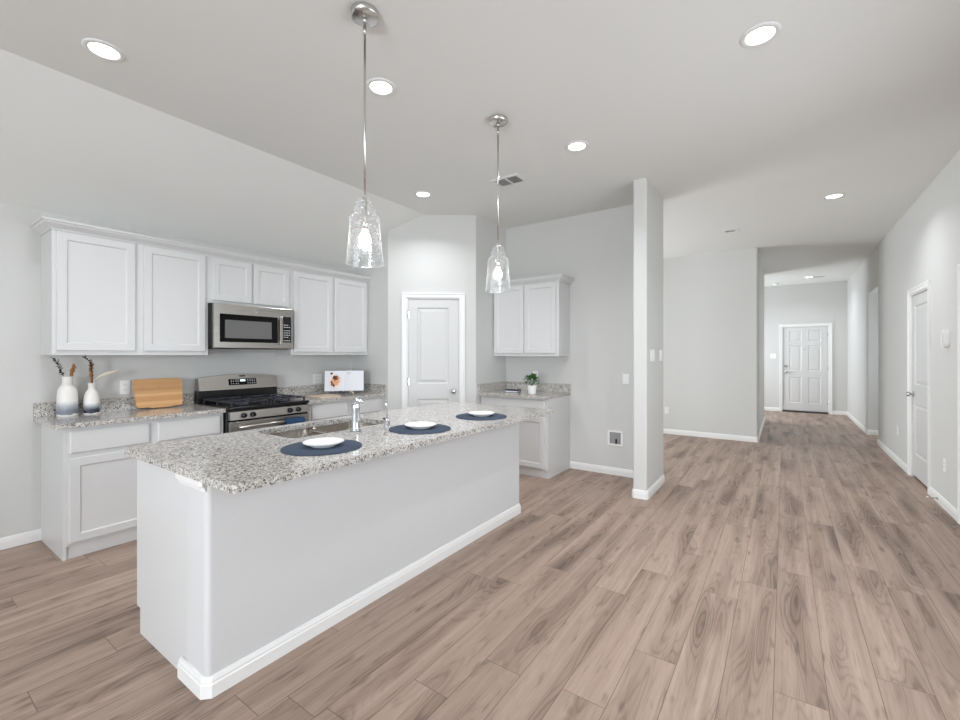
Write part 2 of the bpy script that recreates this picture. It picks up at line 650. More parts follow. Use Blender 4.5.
def fillet(pts, radii, n=5):
    out = []
    k = len(pts)
    for i in range(k):
        p, r = Vector(pts[i]), radii[i]
        if r <= 0:
            out.append(tuple(p))
            continue
        a = (Vector(pts[i - 1]) - p).normalized()
        b = (Vector(pts[(i + 1) % k]) - p).normalized()
        half = math.acos(max(-1, min(1, a.dot(b)))) / 2
        t = r / math.tan(half)
        c = p + (a + b).normalized() * (r / math.sin(half))
        s0, s1 = p + a * t - c, p + b * t - c
        a0 = math.atan2(s0.y, s0.x)
        da = math.atan2(s1.y, s1.x) - a0
        da = (da + PI) % (2 * PI) - PI
        for j in range(n + 1):
            an = a0 + da * j / n
            out.append((c.x + r * math.cos(an), c.y + r * math.sin(an)))
    return out


# ------------------------------------------------------------------ room shell
XL, XR = -4.52, 1.18           # kitchen left wall, right wall
YB = -4.0                      # rear wall behind the viewpoint
YK = 4.965                     # kitchen back wall
YD = 8.08                      # dining nook end wall
XH = -0.337                    # hallway left wall
YE = 12.87                     # hallway end wall
ZC = 3.048
PA, PB = (-3.858, 3.623), (-3.04, 4.276)   # corner pantry diagonal

struct(MB().box(-7.0, 3.2, -4.12, 13.2, -0.1, 0.0).build('floor', M['floor']))
struct(MB().box(-7.0, 3.2, -9.0, -4.12, -0.14, -0.04).build('ground_patio', M['concrete']))
struct(MB().box(-3.52, 3.2, -4.12, 13.2, ZC, ZC + 0.12).box(-7.0, -3.52, 5.02, 13.2, ZC, ZC + 0.12).build('ceiling', M['ceiling']))
sl = MB()
b = bmesh.new()
sec = [(-4.64, 2.367), (-3.52, 3.048), (-3.52, 3.168), (-4.64, 3.168)]
f0 = b.faces.new([b.verts.new((x, -4.12, z)) for x, z in sec])
ext = bmesh.ops.extrude_face_region(b, geom=[f0])
bmesh.ops.translate(b, verts=[g for g in ext['geom'] if isinstance(g, bmesh.types.BMVert)], vec=(0, 9.14, 0))
bmesh.ops.recalc_face_normals(b, faces=b.faces[:])
sl._add(b)
struct(sl.build('ceiling_slope', M['ceiling']))

HT = 3.10
struct(MB().box(XL - 0.12, XL, -4.12, 5.02, 0, HT).build('wall_left', M['wall']))
struct(MB().box(XL - 0.12, -1.1945, YK, YK + 0.11, 0, HT).build('wall_kitchen', M['wall']))
# stub wall end projecting from the kitchen wall
struct(MB().poly(fillet([(-1.194, 4.285), (-1.066, 4.285), (-1.066, 4.998), (-1.194, 4.998)], [0.016, 0.016, 0.016, 0]), 0, HT).build('wall_partition', M['wall']))
# dining nook
w = MB()
w.box(-4.77, -4.62, 5.075, 5.65, 0, HT).box(-4.77, -4.62, 7.55, YD + 0.12, 0, HT)
w.box(-4.77, -4.62, 5.65, 7.55, 0, 0.55).box(-4.77, -4.62, 5.65, 7.55, 2.15, HT)
struct(w.build('wall_nook', M['wall']))
struct(MB().poly(fillet([(-4.62, YD), (XH, YD), (XH, 10.9), (XH - 0.12, 10.9), (XH - 0.12, YD + 0.12), (-4.62, YD + 0.12)], [0, 0.022, 0.022, 0, 0, 0]), 0, HT).build('wall_dining', M['wall']))
# foyer beyond the hallway's left wall
w = MB()
w.box(-2.14, XH - 0.12, 10.72, 10.84, 0, HT)
w.box(-2.14, -2.02, 10.84, 11.4, 0, HT).box(-2.14, -2.02, 12.4, YE, 0, HT).box(-2.14, -2.02, 11.4, 12.4, 0, 0.6).box(-2.14, -2.02, 11.4, 12.4, 2.1, HT)
struct(w.build('wall_foyer', M['wall']))
# hallway end wall with the front door niche
w = MB()
w.box(-2.14, -0.035, YE, YE + 0.06, 0, HT).box(0.850, 1.40, YE, YE + 0.06, 0, HT).box(-0.035, 0.850, YE, YE + 0.06, 2.045, HT)
w.box(-2.14, 1.40, YE + 0.06, YE + 0.12, 0, HT)
struct(w.build('wall_hall_end', M['wall']))
# right wall: closet door niche, then the opening to a side passage
w = MB()
DR0, DR1 = 6.085, 6.855
OP0, OP1, OPZ = 8.95, 9.98, 2.416
w.box(XR, XR + 0.06, 5.09, DR0, 0, HT).box(XR, XR + 0.06, DR0, DR1, 2.045, HT)
w.poly(fillet([(XR, DR1), (XR + 0.12, DR1), (XR + 0.12, OP0), (XR, OP0)], [0, 0, 0, 0.022]), 0, HT)
w.box(XR + 0.06, XR + 0.12, 4.3, DR1, 0, HT)
w.box(XR, XR + 0.06, 3.7, 4.32, 0, HT).box(XR, XR + 0.06, 4.32, 5.09, 2.045, HT).box(XR + 0.06, XR + 0.12, 3.7, 4.3, 0, HT)
w.box(XR, XR + 0.12, -0.8, 1.3, 0, HT).box(XR, XR + 0.12, 1.3, 3.7, 0, 0.7).box(XR, XR + 0.12, 1.3, 3.7, 2.2, HT)
w.box(XR, XR + 0.12, YB, -3.0, 0, HT).box(XR, XR + 0.12, -3.0, -0.8, 0, 0.5).box(XR, XR + 0.12, -3.0, -0.8, 2.2, HT)
w.box(XR, XR + 0.12, OP0, OP1, OPZ, HT)
struct(w.build('wall_right', M['wall']))
struct(MB().poly(fillet([(XR, OP1), (2.62, OP1), (2.62, OP1 + 0.12), (XR + 0.12, OP1 + 0.12), (XR + 0.12, YE), (XR, YE)], [0.016, 0, 0, 0, 0, 0]), 0, HT).build('wall_hall_right', M['wall']))
w = MB()
w.box(XR + 0.12, 2.62, OP0 - 0.15, OP0 - 0.03, 0, HT)
w.box(2.62, 2.74, OP0 - 0.15, 9.05, 0, HT).box(2.62, 2.74, 9.85, OP1 + 0.12, 0, HT).box(2.62, 2.74, 9.05, 9.85, 0, 0.7).box(2.62, 2.74, 9.05, 9.85, 2.1, HT)
struct(w.build('wall_passage', M['wall']))
# rear wall with a patio door and a window
w = MB()
w.box(XL - 0.12, -3.65, YB - 0.12, YB, 0, HT).box(-1.15, -0.75, YB - 0.12, YB, 0, HT).box(0.95, XR + 0.12, YB - 0.12, YB, 0, HT)
w.box(-3.65, -1.15, YB - 0.12, YB, 2.13, HT).box(-0.75, 0.95, YB - 0.12, YB, 2.2, HT).box(-0.75, 0.95, YB - 0.12, YB, 0, 0.7)
struct(w.build('wall_rear', M['wall']))
# corner pantry
dv = (Vector(PB) - Vector(PA)).normalized()
dl = (Vector(PB) - Vector(PA)).length
nin = Vector((-dv.y, dv.x))


def dg(s, d):
    p = Vector(PA) + dv * s + nin * d
    return (p.x, p.y)


w = MB()
w.poly(fillet([(XL, PA[1]), PA, PB, (PB[0], YK), (XL, YK)], [0, 0.016, 0.016, 0, 0]), 2.051, HT)
w.poly(fillet([(XL, PA[1]), PA, dg(0.222, 0), dg(0.222, 0.06), (-4.0, 4.3), (XL, 4.3)], [0, 0.016, 0, 0, 0, 0]), 0, 2.051)
w.poly(fillet([dg(0.855, 0), PB, (PB[0], YK), (-3.2, YK), dg(0.855, 0.06)], [0, 0.016, 0, 0, 0]), 0, 2.051)
w.poly([(XL, 4.29), (-4.0, 4.29), dg(0.20, 0.059), dg(0.88, 0.059), (-3.1, 4.9), (XL, 4.9)], 0, 2.051)
struct(w.build('wall_pantry', M['wall']))

# windows
def window(name, root_loc, rotz, w_, z0, z1, mull):
    o = thing(name, 'x', 'x', root_loc, rotz)
    for k in ('label', 'category'):
        del o[k]
    struct(o)
    f = MB()
    t = 0.05
    f.box(0, t, -0.03, 0.03, z0, z1).box(w_ - t, w_, -0.03, 0.03, z0, z1).box(t, w_ - t, -0.03, 0.03, z0, z0 + t).box(t, w_ - t, -0.03, 0.03, z1 - t, z1)
    if mull:
        f.box(w_ / 2 - 0.03, w_ / 2 + 0.03, -0.03, 0.03, z0 + t, z1 - t)
    f.build('window_frame', M['trim'], o)
    MB().box(t, w_ - t, -0.004, 0.004, z0 + t, z1 - t).build('window_glass', M['glass'], o)
    return o


window('window_1', (-3.65, YB - 0.06, 0), 0, 2.5, 0.01, 2.13, True)
window('window_2', (-0.75, YB - 0.06, 0), 0, 1.7, 0.7, 2.2, True)
window('window_3', (-4.695, 5.65, 0), PI / 2, 1.9, 0.55, 2.15, True)
window('window_4', (-2.08, 11.4, 0), PI / 2, 1.0, 0.6, 2.1, False)
window('window_6', (XR + 0.06, -3.0, 0), PI / 2, 2.2, 0.5, 2.2, True)  # unseen window, added so side fill reaches the island front
window('window_7', (XR + 0.06, 1.3, 0), PI / 2, 2.4, 0.7, 2.2, True)  # second unseen window, added to brighten the island front and ceiling
window('window_5', (2.68, 9.05, 0), PI / 2, 0.8, 0.7, 2.1, False)

# baseboards
BB = [(0, 0.0), (0.014, 0.0), (0.014, 0.052), (0.011, 0.058), (0.011, 0.066), (0.006, 0.080), (0, 0.083)]


def baseboard(name, *paths):
    m = MB()
    for p in paths:
        m.molding(p, BB)
    return struct(m.build(name, M['trim']))


baseboard('baseboard_left', [(XL, YB), (XL, 0.79)])
baseboard('baseboard_kitchen', [(-2.128, YK), (-1.194, YK), (-1.194, 4.30), (-1.179, 4.285), (-1.081, 4.285), (-1.066, 4.30), (-1.066, 4.983), (-1.081, 4.998), (-1.16, 4.998)])
baseboard('baseboard_pantry', [PA, dg(0.16, 0)], [dg(0.91, 0), PB, (PB[0], 4.36)])
baseboard('baseboard_dining', [(-4.62, YD), (XH - 0.016, YD), (XH, YD + 0.016), (XH, 10.89), (XH - 0.01, 10.9), (XH - 0.12, 10.9)])
baseboard('baseboard_hall_end', [(-2.0, YE), (-0.085, YE)], [(0.900, YE), (XR, YE), (XR, OP1 + 0.012), (XR + 0.012, OP1), (2.6, OP1)])
baseboard('baseboard_right', [(XR + 0.02, OP0), (XR, OP0 - 0.02), (XR, 6.915)], [(XR, 6.025), (XR, 5.155)])


# ------------------------------------------------------------------ doors
def casing(m, w_, h, cw=0.060, t=0.018):
    """door casing around an opening 0..w_, 0..h on the wall face y=0"""
    mm = MB()
    mm.molding([(w_, 0), (w_, h), (0, h), (0, 0)], [(0, 0), (0, 0.011), (0.006, 0.014), (cw - 0.020, 0.014), (cw - 0.015, 0.019), (cw, 0.019), (cw, 0)])
    mm.bm.transform(Matrix.Rotation(PI / 2, 4, 'X'))
    m._add(mm.bm)
    # jamb lining
    m.box(0, 0.012, -0.002, 0.055, 0, h - 0.012).box(w_ - 0.012, w_, -0.002, 0.055, 0, h - 0.012).box(0, w_, -0.002, 0.055, h - 0.012, h)


def slab(m, x0, x1, z0, z1, yf, panels, dep=0.010):
    """door leaf with raised panels; panels are (x0,x1,z0,z1); yf = front face"""
    xs = sorted({x0, x1} | {p[0] for p in panels} | {p[1] for p in panels})
    zs = sorted({z0, z1} | {p[2] for p in panels} | {p[3] for p in panels})
    b = bmesh.new()
    for i in range(len(xs) - 1):
        for j in range(len(zs) - 1):
            cx, cz = (xs[i] + xs[i + 1]) / 2, (zs[j] + zs[j + 1]) / 2
            if any(p[0] < cx < p[1] and p[2] < cz < p[3] for p in panels):
                continue
            b.faces.new([b.verts.new(p) for p in ((xs[i], yf, zs[j]), (xs[i + 1], yf, zs[j]), (xs[i + 1], yf, zs[j + 1]), (xs[i], yf, zs[j + 1]))])
    bmesh.ops.remove_doubles(b, verts=b.verts[:], dist=1e-5)
    m._add(b)
    for p in panels:
        m.rects(p[0], p[1], p[2], p[3], [(0, yf), (0.010, yf + dep), (0.020, yf + dep), (0.048, yf + 0.003), (0.053, yf + 0.003)], cap=False)
    m.box(x0, x1, yf + dep + 0.002, yf + 0.034, z0, z1)
    m.box(x0, x0 + 0.001, yf, yf + dep + 0.002, z0, z1).box(x1 - 0.001, x1, yf, yf + dep + 0.002, z0, z1)
    m.box(x0, x1, yf, yf + dep + 0.002, z0, z0 + 0.001).box(x0, x1, yf, yf + dep + 0.002, z1 - 0.001, z1)


def knob(parent, x, z, y, name='door_knob'):
    m = MB()
    rot = Matrix.Translation((x, y, z)) @ Matrix.Rotation(PI / 2, 4, 'X')
    m.lathe([(0.0, 0), (0.030, 0), (0.030, 0.006), (0.012, 0.010), (0.011, 0.024), (0.022, 0.032), (0.028, 0.043), (0.026, 0.055), (0.016, 0.062), (0, 0.063)], mat=rot, cap=False)
    return m.build(name, M['nickel'], parent)


def door_root(name, loc, rotz):
    o = bpy.data.objects.new(name, None)
    C.objects.link(o)
    o.location, o.rotation_euler = loc, (0, 0, rotz)
    return struct(o)


def hinge(parent, x, y, z):
    MB().cyl((x, y, z - 0.045), 0.006, 0.09, seg=10).box(x, x + 0.02, y, y + 0.004, z - 0.045, z + 0.045).build('hinge', M['nickel'], parent)


# pantry door (two panels)
d = door_root('door_1', (*dg(0.222, 0), 0), math.atan2(dv.y, dv.x))
m = MB(); casing(m, 0.633, 2.050); m.build('door_frame', M['trim'], d)
m = MB(); slab(m, 0.015, 0.618, 0.012, 2.036, 0.006, [(0.122, 0.495, 1.025, 1.935), (0.122, 0.495, 0.22, 0.845)]); m.build('door_panel', M['door'], d)
knob(d, 0.555, 0.935, 0.006)
for z in (0.25, 1.05, 1.85):
    hinge(d, 0.012, 0.0, z)
# closet door in the right wall (two panels)
d = door_root('door_2', (XR, DR1, 0), -PI / 2)
m = MB(); casing(m, DR1 - DR0, 2.045); m.build('door_frame', M['trim'], d)
m = MB(); slab(m, 0.015, DR1 - DR0 - 0.015, 0.028, 2.031, 0.012, [(0.12, 0.65, 1.04, 1.915), (0.12, 0.65, 0.27, 0.83)]); m.build('door_panel', M['door'], d)
knob(d, 0.075, 0.93, 0.012)
for z in (0.25, 1.05, 1.85):
    hinge(d, DR1 - DR0 - 0.014, 0.004, z)
# front door (six panels)
d = door_root('door_3', (-0.035, YE, 0), 0)
m = MB(); casing(m, 0.885, 2.045); m.build('door_frame', M['trim'], d)
px = ((0.135, 0.375), (0.500, 0.740))
pz = ((1.68, 1.94), (0.99, 1.60), (0.22, 0.83))
m = MB(); slab(m, 0.015, 0.870, 0.040, 2.031, 0.014, [(a0, a1, c0, c1) for a0, a1 in px for c0, c1 in pz], 0.008); m.build('door_panel', M['door'], d)
knob(d, 0.075, 0.95, 0.014)
m = MB(); m.lathe([(0, 0), (0.030, 0), (0.030, 0.010), (0.014, 0.014), (0.012, 0.028), (0, 0.028)], mat=Matrix.Translation((0.075, 0.014, 1.10)) @ Matrix.Rotation(PI / 2, 4, 'X'), cap=False)
m.build('deadbolt', M['nickel'], d)
m = MB(); m.lathe([(0, 0), (0.010, 0), (0.010, 0.005), (0, 0.006)], mat=Matrix.Translation((0.4375, 0.014, 1.50)) @ Matrix.Rotation(PI / 2, 4, 'X'), cap=False, seg=12)
m.build('peephole', M['nickel'], d)
MB().box(0.0, 0.885, -0.005, 0.058, 0, 0.022).build('threshold', M['dark'], d)
for z in (0.25, 1.05, 1.85):
    hinge(d, 0.872, 0.006, z)
# doorway nearer the viewpoint, only its far casing shows at the photo's right edge
d = door_root('door_4', (XR, 5.09, 0), -PI / 2)
m = MB(); casing(m, 0.77, 2.045); m.build('door_frame', M['trim'], d)
m = MB(); slab(m, 0.015, 0.755, 0.028, 2.031, 0.012, [(0.12, 0.65, 1.04, 1.915), (0.12, 0.65, 0.27, 0.83)]); m.build('door_panel', M['door'], d)
knob(d, 0.69, 0.93, 0.012)


# ------------------------------------------------------------------ cabinets
def shaker(x0, x1, z0, z1, y, t=0.020, st=0.058):
    m = MB()
    m.rects(x0, x1, z0, z1, [(0, y), (0, y - t + 0.003), (0.003, y - t), (st - 0.006, y - t), (st, y - t + 0.006), (st + 0.002, y - t + 0.009), (st + 0.004, y - t + 0.009)])
    return m


def drawer_front(x0, x1, z0, z1, y, t=0.020):
    m = MB()
    m.rects(x0, x1, z0, z1, [(0, y), (0, y - t + 0.006), (0.008, y - t), (0.012, y - t)])
    return m


def upper_cabinet(label, loc, rotz, w_, dep, z0, z1, doors, dz, group):
    o = thing('wall_cabinet', label, 'cabinet', loc, rotz, group)
    m = MB()
    m.box(0, w_, -dep, 0, z0 + 0.012, z1)
    # bottom lip of the face frame and the side panels
    m.box(0, w_, -dep, -dep + 0.02, z0, z0 + 0.012).box(0, 0.016, -dep + 0.02, 0, z0, z0 + 0.012).box(w_ - 0.016, w_, -dep + 0.02, 0, z0, z0 + 0.012)
    m.build('body', M['cab'], o)
    for a, c in doors:
        shaker(a, c, dz[0], dz[1], -dep).build('door', M['cab'], o)
    return o


LY = PI / 2
g = 'white wall cabinets on the left wall'
upper_cabinet('large white wall cabinet with two tall doors above the two vases', (XL, 0.79, 0), LY, 1.010, 0.31, 1.370, 2.27, [(0.023, 0.475), (0.531, 0.983)], (1.402, 2.245), g)
upper_cabinet('short white wall cabinet with two small doors directly above the microwave', (XL, 1.801, 0), LY, 0.797, 0.31, 1.838, 2.27, [(0.032, 0.381), (0.400, 0.765)], (1.862, 2.245), g)
upper_cabinet('tall white wall cabinet with two narrow doors between the microwave and pantry corner', (XL, 2.599, 0), LY, 1.018, 0.31, 1.370, 2.27, [(0.022, 0.492), (0.524, 0.985)], (1.402, 2.245), g)

CROWN = [(0.0, 2.252), (0.006, 2.252), (0.010, 2.262), (0.028, 2.276), (0.046, 2.290), (0.050, 2.300), (0.060, 2.304), (0.060, 2.318), (0.0, 2.318)]
m = MB()
m.molding([(XL + 0.001, 0.789), (XL + 0.311, 0.789), (XL + 0.311, 3.62)], CROWN)
m.box(XL + 0.001, XL + 0.311, 0.789, 3.62, 2.271, 2.30)
tag(m.build('crown_molding', M['cab']), 'long white crown molding running along the top of the left wall cabinets', 'molding')

o = upper_cabinet('white wall cabinet with two doors on the back wall beside the pantry, above the plant', (-3.036, YK, 0), 0, 0.904, 0.31, 1.355, 2.255, [(0.022, 0.443), (0.460, 0.868)], (1.390, 2.215), 'white cabinets on the back wall')
m = MB()
m.molding([(0, -0.311), (0.905, -0.311), (0.905, -0.001)], [(a, z - 0.030) for a, z in CROWN])
m.box(0, 0.904, -0.311, -0.001, 2.256, 2.275)
m.build('crown', M['cab'], o)


def base_cabinet(name, label, loc, rotz, w_, dep, cols, toe=0.012, side=True, wide=None):
    o = thing(name, label, 'cabinet', loc, rotz)
    m = MB()
    m.box(0, w_, -dep, -0.002, 0.088, 0.882)
    m.box(0.018 if side else 0, w_ - (0.018 if side else 0), -dep + toe, -0.002, 0, 0.088)
    if side:
        m.box(0, 0.018, -dep, -0.002, 0, 0.088).box(w_ - 0.018, w_, -dep, -0.002, 0, 0.088)
    m.build('body', M['cab'], o)
    for a, c in cols:
        if not wide:
            drawer_front(a, c, 0.707, 0.857, -dep).build('drawer', M['cab'], o)
        shaker(a, c, 0.108, 0.675, -dep).build('door', M['cab'], o)
    if wide:
        drawer_front(*wide, 0.707, 0.857, -dep).build('drawer', M['cab'], o)
    return o


base_cabinet('base_cabinet', 'white base cabinet with exposed end panel under the vases, left of the range', (XL, 0.79, 0), LY, 1.010, 0.59, [(0.031, 0.480), (0.531, 0.984)])
base_cabinet('base_cabinet', 'white base cabinet between the range and the pantry wall, under the open cookbook', (XL, 2.590, 0), LY, 1.030, 0.59, [(0.055, 0.500), (0.540, 0.985)])
base_cabinet('base_cabinet', 'white base cabinet on the back wall under the potted plant', (-3.037, YK, 0), 0, 0.907, 0.60, [(0.02, 0.440), (0.462, 0.868)], toe=0.020, side=False, wide=(0.02, 0.868))


def countertop(label, pts, loc, splash):
    o = thing('countertop', label, 'countertop', loc, 0, 'granite wall counters')
    MB().poly(pts, 0.884, 0.914).build('slab', M['granite'], o)
    m = MB()
    for bx in splash:
        m.box(*bx, 0.9142, 1.016)
    m.build('backsplash', M['granite'], o)
    return o


countertop('speckled granite countertop with low backsplash under the vases and bamboo board',
           fillet([(XL + 0.001, 0.748), (-3.888, 0.748), (-3.888, 1.803), (XL + 0.001, 1.803)], [0, 0.01, 0, 0]), (0, 0, 0), [(XL + 0.001, XL + 0.021, 0.748, 1.803)])
countertop('speckled granite countertop with backsplash between the range and pantry, under the cookbook',
           [(XL + 0.001, 2.578), (-3.888, 2.578), (-3.888, 3.608), (XL + 0.001, 3.608)], (0, 0, 0), [(XL + 0.001, XL + 0.021, 2.578, 3.601), (XL + 0.001, -3.888, 3.602, 3.622)])
countertop('speckled granite countertop under the potted plant on the back wall',
           fillet([(-3.039, 4.318), (-2.124, 4.318), (-2.124, YK - 0.001), (-3.039, YK - 0.001)], [0, 0.01, 0, 0]), (0, 0, 0), [(-3.039, -2.124, YK - 0.021, YK - 0.001), (-3.039, -3.019, 4.318, YK - 0.022)])

# ------------------------------------------------------------------ island
IX0, IXM, IX1, IY0, IY1 = -2.645, -2.060, -1.887, 0.800, 3.318
o = thing('kitchen_island', 'long white kitchen island base with textured front and white baseboard', 'kitchen island', (-2.25, 2.06, 0))
OX, OY = -2.25, 2.06


def rel(p):
    return (p[0] - OX, p[1] - OY)


m = MB()
m.poly([rel(p) for p in fillet([(IXM, IY0), (IX1, IY0), (IX1, IY1), (IXM, IY1)], [0, 0.022, 0.022, 0])], 0, 0.8835)
m.build('knee_wall', M['island_wall'], o)
m = MB()
for ya, yb in ((IY0 + 0.0045, IY0 + 0.022), (IY1 - 0.022, IY1 - 0.004)):
    m.box(IX0 - OX, IXM - OX - 0.001, ya - OY, yb - OY, 0.125, 0.8835)
    m.box(IX0 + 0.042 - OX, IXM - OX - 0.001, ya - OY, yb - OY, 0, 0.125)
m.box(IX0 - OX, IX0 + 0.018 - OX, IY0 + 0.022 - OY, IY1 - 0.022 - OY, 0.125, 0.8835)
m.box(IX0 + 0.042 - OX, IX0 + 0.06 - OX, IY0 + 0.022 - OY, IY1 - 0.022 - OY, 0, 0.125)
m.box(IX0 + 0.018 - OX, IXM - OX - 0.001, IY0 + 0.022 - OY, IY1 - 0.022 - OY, 0.125, 0.143)
m.build('cabinet_body', M['cab'], o)
rotf = Matrix.Translation((IX0 - OX, IY1 - OY, 0)) @ Matrix.Rotation(-PI / 2, 4, 'Z')
for k in range(5):
    a0 = 0.03 + k * 0.494
    for nm, mm in (('drawer', drawer_front(a0, a0 + 0.47, 0.707, 0.857, 0)), ('door', shaker(a0, a0 + 0.47, 0.15, 0.675, 0))):
        mm.bm.transform(rotf)
        mm.build(nm, M['cab'], o)
m = MB()
m.molding([rel(p) for p in [(IXM - 0.055, IY0), (IX1 - 0.022, IY0), (IX1, IY0 + 0.022), (IX1, IY1 - 0.02), (IX1 - 0.02, IY1), (IXM, IY1)]], [(a * 1.1, z) for a, z in BB])
m.build('baseboard', M['trim'], o)
m = MB()
TR = [(0, 0.822), (0.008, 0.826), (0.012, 0.842), (0.022, 0.850), (0.022, 0.8835), (0, 0.8835)]
m.molding([rel(p) for p in [(IXM - 0.058, IY0), (IX1 - 0.022, IY0), (IX1 - 0.006, IY0 + 0.006)]], TR)
m.build('counter_trim', M['trim'], o)

SX0, SX1, SY0, SY1 = -2.600, -2.190, 1.362, 2.100
hole = round_rect(SX0, SX1, SY0, SY1, 0.06)
m = MB()
m.poly(fillet([(-2.672, 0.756), (-1.575, 0.756), (-1.575, 3.335), (-2.672, 3.335)], [0.02] * 4), 0.884, 0.914, holes=[hole[::-1]])
tag(m.build('island_countertop', M['granite']), 'big speckled granite slab with sink cutout on top of the white island', 'countertop')

# double bowl sink hung below the slab
o = thing('kitchen_sink', 'stainless steel double bowl sink set into the granite island', 'sink', (-2.375, 1.72, 0.70))
sm = 1.72
for ya, yb in ((SY0 - 0.006, sm - 0.012), (sm + 0.012, SY1 + 0.006)):
    m = MB()
    b = bmesh.new()
    rings = []
    for ins, z, r in ((0, 0.882, 0.06), (0.004, 0.72, 0.06), (0.02, 0.70, 0.055), (0.045, 0.694, 0.04), (0.12, 0.690, 0.02)):
        rings.append([b.verts.new((x + 2.375, y - 1.72, z - 0.70)) for x, y in round_rect(SX0 - 0.006 + ins, SX1 + 0.006 - ins, ya + ins, yb - ins, r)])
    for ra, rb in zip(rings, rings[1:]):
        for i in range(len(ra)):
            j = (i + 1) % len(ra)
            b.faces.new((ra[i], ra[j], rb[j], rb[i]))
    b.faces.new(rings[-1])
    bmesh.ops.recalc_face_normals(b, faces=b.faces[:])
    bmesh.ops.reverse_faces(b, faces=b.faces[:])
    m._add(b, None, True)
    bw = m.build('basin', M['sink_steel'], o)
    MB().lathe([(0, 0), (0.042, 0), (0.040, 0.004), (0.022, 0.001), (0, 0.001)], (0, (ya + yb) / 2 - 1.72, -0.0095), cap=False).build('drain', M['chrome'], bw)
MB().box(SX0 + 2.375 - 0.03, SX1 + 2.375 + 0.03, -0.018, 0.018, 0.165, 0.178, 0.004).build('divider', M['sink_steel'], o)

# faucet and its lever
o = thing('faucet', 'chunky chrome kitchen faucet standing behind the sink on the island', 'faucet', (-2.113, 1.722, 0.9145), R(-40))
m = MB()
m.lathe([(0, 0), (0.030, 0), (0.030, 0.006), (0.027, 0.010), (0.0255, 0.02), (0.0245, 0.12), (0.026, 0.135), (0.025, 0.168), (0.014, 0.186), (0, 0.188)], cap=False)
m.build('body', M['chrome'], o)
MB().tube([(0.0, 0, 0.135), (-0.035, 0, 0.165), (-0.085, 0, 0.183), (-0.14, 0, 0.172), (-0.18, 0, 0.14), (-0.195, 0, 0.115)], [0.017, 0.018, 0.018, 0.017, 0.017, 0.018], 14).build('spout', M['chrome'], o)
MB().tube([(0.0, 0, 0.172), (0.006, 0.014, 0.184), (0.01, 0.036, 0.182), (0.012, 0.044, 0.168)], [0.010, 0.010, 0.009, 0.010], 10).build('top_lever', M['chrome'], o)
o = thing('lever_tap', 'slender upright chrome lever tap on its own round base right of the faucet', 'tap', (-2.078, 1.945, 0.9145))
MB().lathe([(0, 0), (0.024, 0), (0.024, 0.005), (0.019, 0.009), (0.018, 0.046), (0.015, 0.052), (0, 0.053)], cap=False).build('base', M['chrome'], o)
MB().tube([(0, 0, 0.050), (0.001, -0.002, 0.085), (0.0, -0.006, 0.13), (-0.002, -0.012, 0.178)], [0.0045, 0.0042, 0.006, 0.009], 10).build('lever', M['chrome'], o)
MB().tube([(0, 0, 0.044), (-0.020, -0.022, 0.052)], [0.010, 0.004], 8).build('nozzle', M['dark'], o)

# place settings
mats = [(-1.872, 1.322, 'blue round woven placemat under the plate nearest the sink and camera'),
        (-1.842, 1.995, 'blue round woven placemat in the middle of the row of three'),
        (-1.838, 2.652, 'blue round woven placemat farthest away, nearest the island far end')]
plates = ['white round plate on the nearest blue placemat', 'white round plate on the middle blue placemat', 'white round plate on the farthest blue placemat']
first = None
for i, (x, y, lb) in enumerate(mats):
    if first is None:
        m = MB()
        m.lathe([(0, 0), (0.188, 0), (0.190, 0.002), (0.188, 0.0045), (0, 0.0045)], cap=False, seg=64)
        mat0 = tag(m.build('placemat', M['mat_blue']), lb, 'placemat', 'navy placemats along the island edge')
        m = MB()
        m.lathe([(0, 0), (0.058, 0), (0.060, 0.003), (0.085, 0.013), (0.098, 0.021), (0.099, 0.023), (0.096, 0.023), (0.082, 0.016), (0.060, 0.008), (0, 0.007)], cap=False, seg=48)
        pl0 = tag(m.build('plate', M['ceramic']), plates[i], 'plate', 'white plates on the placemats')
        first = (mat0, pl0)
        a, c = first
    else:
        a, c = first[0].copy(), first[1].copy()
        C.objects.link(a)
        C.objects.link(c)
        a['label'], c['label'] = lb, plates[i]
    a.location = (x, y, 0.9145)
    c.location = (x - 0.006, y + 0.012, 0.9195)

# ------------------------------------------------------------------ range
o = thing('gas_range', 'stainless steel gas range with black cooktop between the two base cabinets', 'stove', (XL + 0.01, 1.810, 0), LY)
W_ = 0.760
D_ = 0.635
MB().box(0.0, W_, -D_, 0, 0.06, 0.895, 0.003).box(0.03, W_ - 0.03, -D_ + 0.06, -0.02, 0, 0.06).build('body', M['black'], o)
MB().box(-0.002, W_ + 0.002, -D_ - 0.026, 0, 0.8955, 0.922, 0.006).build('cooktop', M['black'], o)
m = MB()
b = bmesh.new()
pf = [(-D_ - 0.003, 0.812), (-D_ - 0.042, 0.814), (-D_ - 0.034, 0.882), (-D_ - 0.003, 0.884)]
f0 = b.faces.new([b.verts.new((0.004, y, z)) for y, z in pf])
ext = bmesh.ops.extrude_face_region(b, geom=[f0])
bmesh.ops.translate(b, verts=[q for q in ext['geom'] if isinstance(q, bmesh.types.BMVert)], vec=(W_ - 0.008, 0, 0))
bmesh.ops.recalc_face_normals(b, faces=b.faces[:])
m._add(b)
m.build('control_panel', M['steel'], o)
for kx in (0.115, 0.195, 0.545, 0.630):
    m = MB()
    m.lathe([(0, 0), (0.023, 0), (0.023, 0.010), (0.019, 0.014), (0.018, 0.030), (0, 0.031)], mat=Matrix.Translation((kx, -D_ - 0.038, 0.848)) @ Matrix.Rotation(PI / 2, 4, 'X'), cap=False)
    m.box(kx - 0.004, kx + 0.004, -D_ - 0.078, -D_ - 0.062, 0.832, 0.866)
    m.build('knob', M['black'], o)
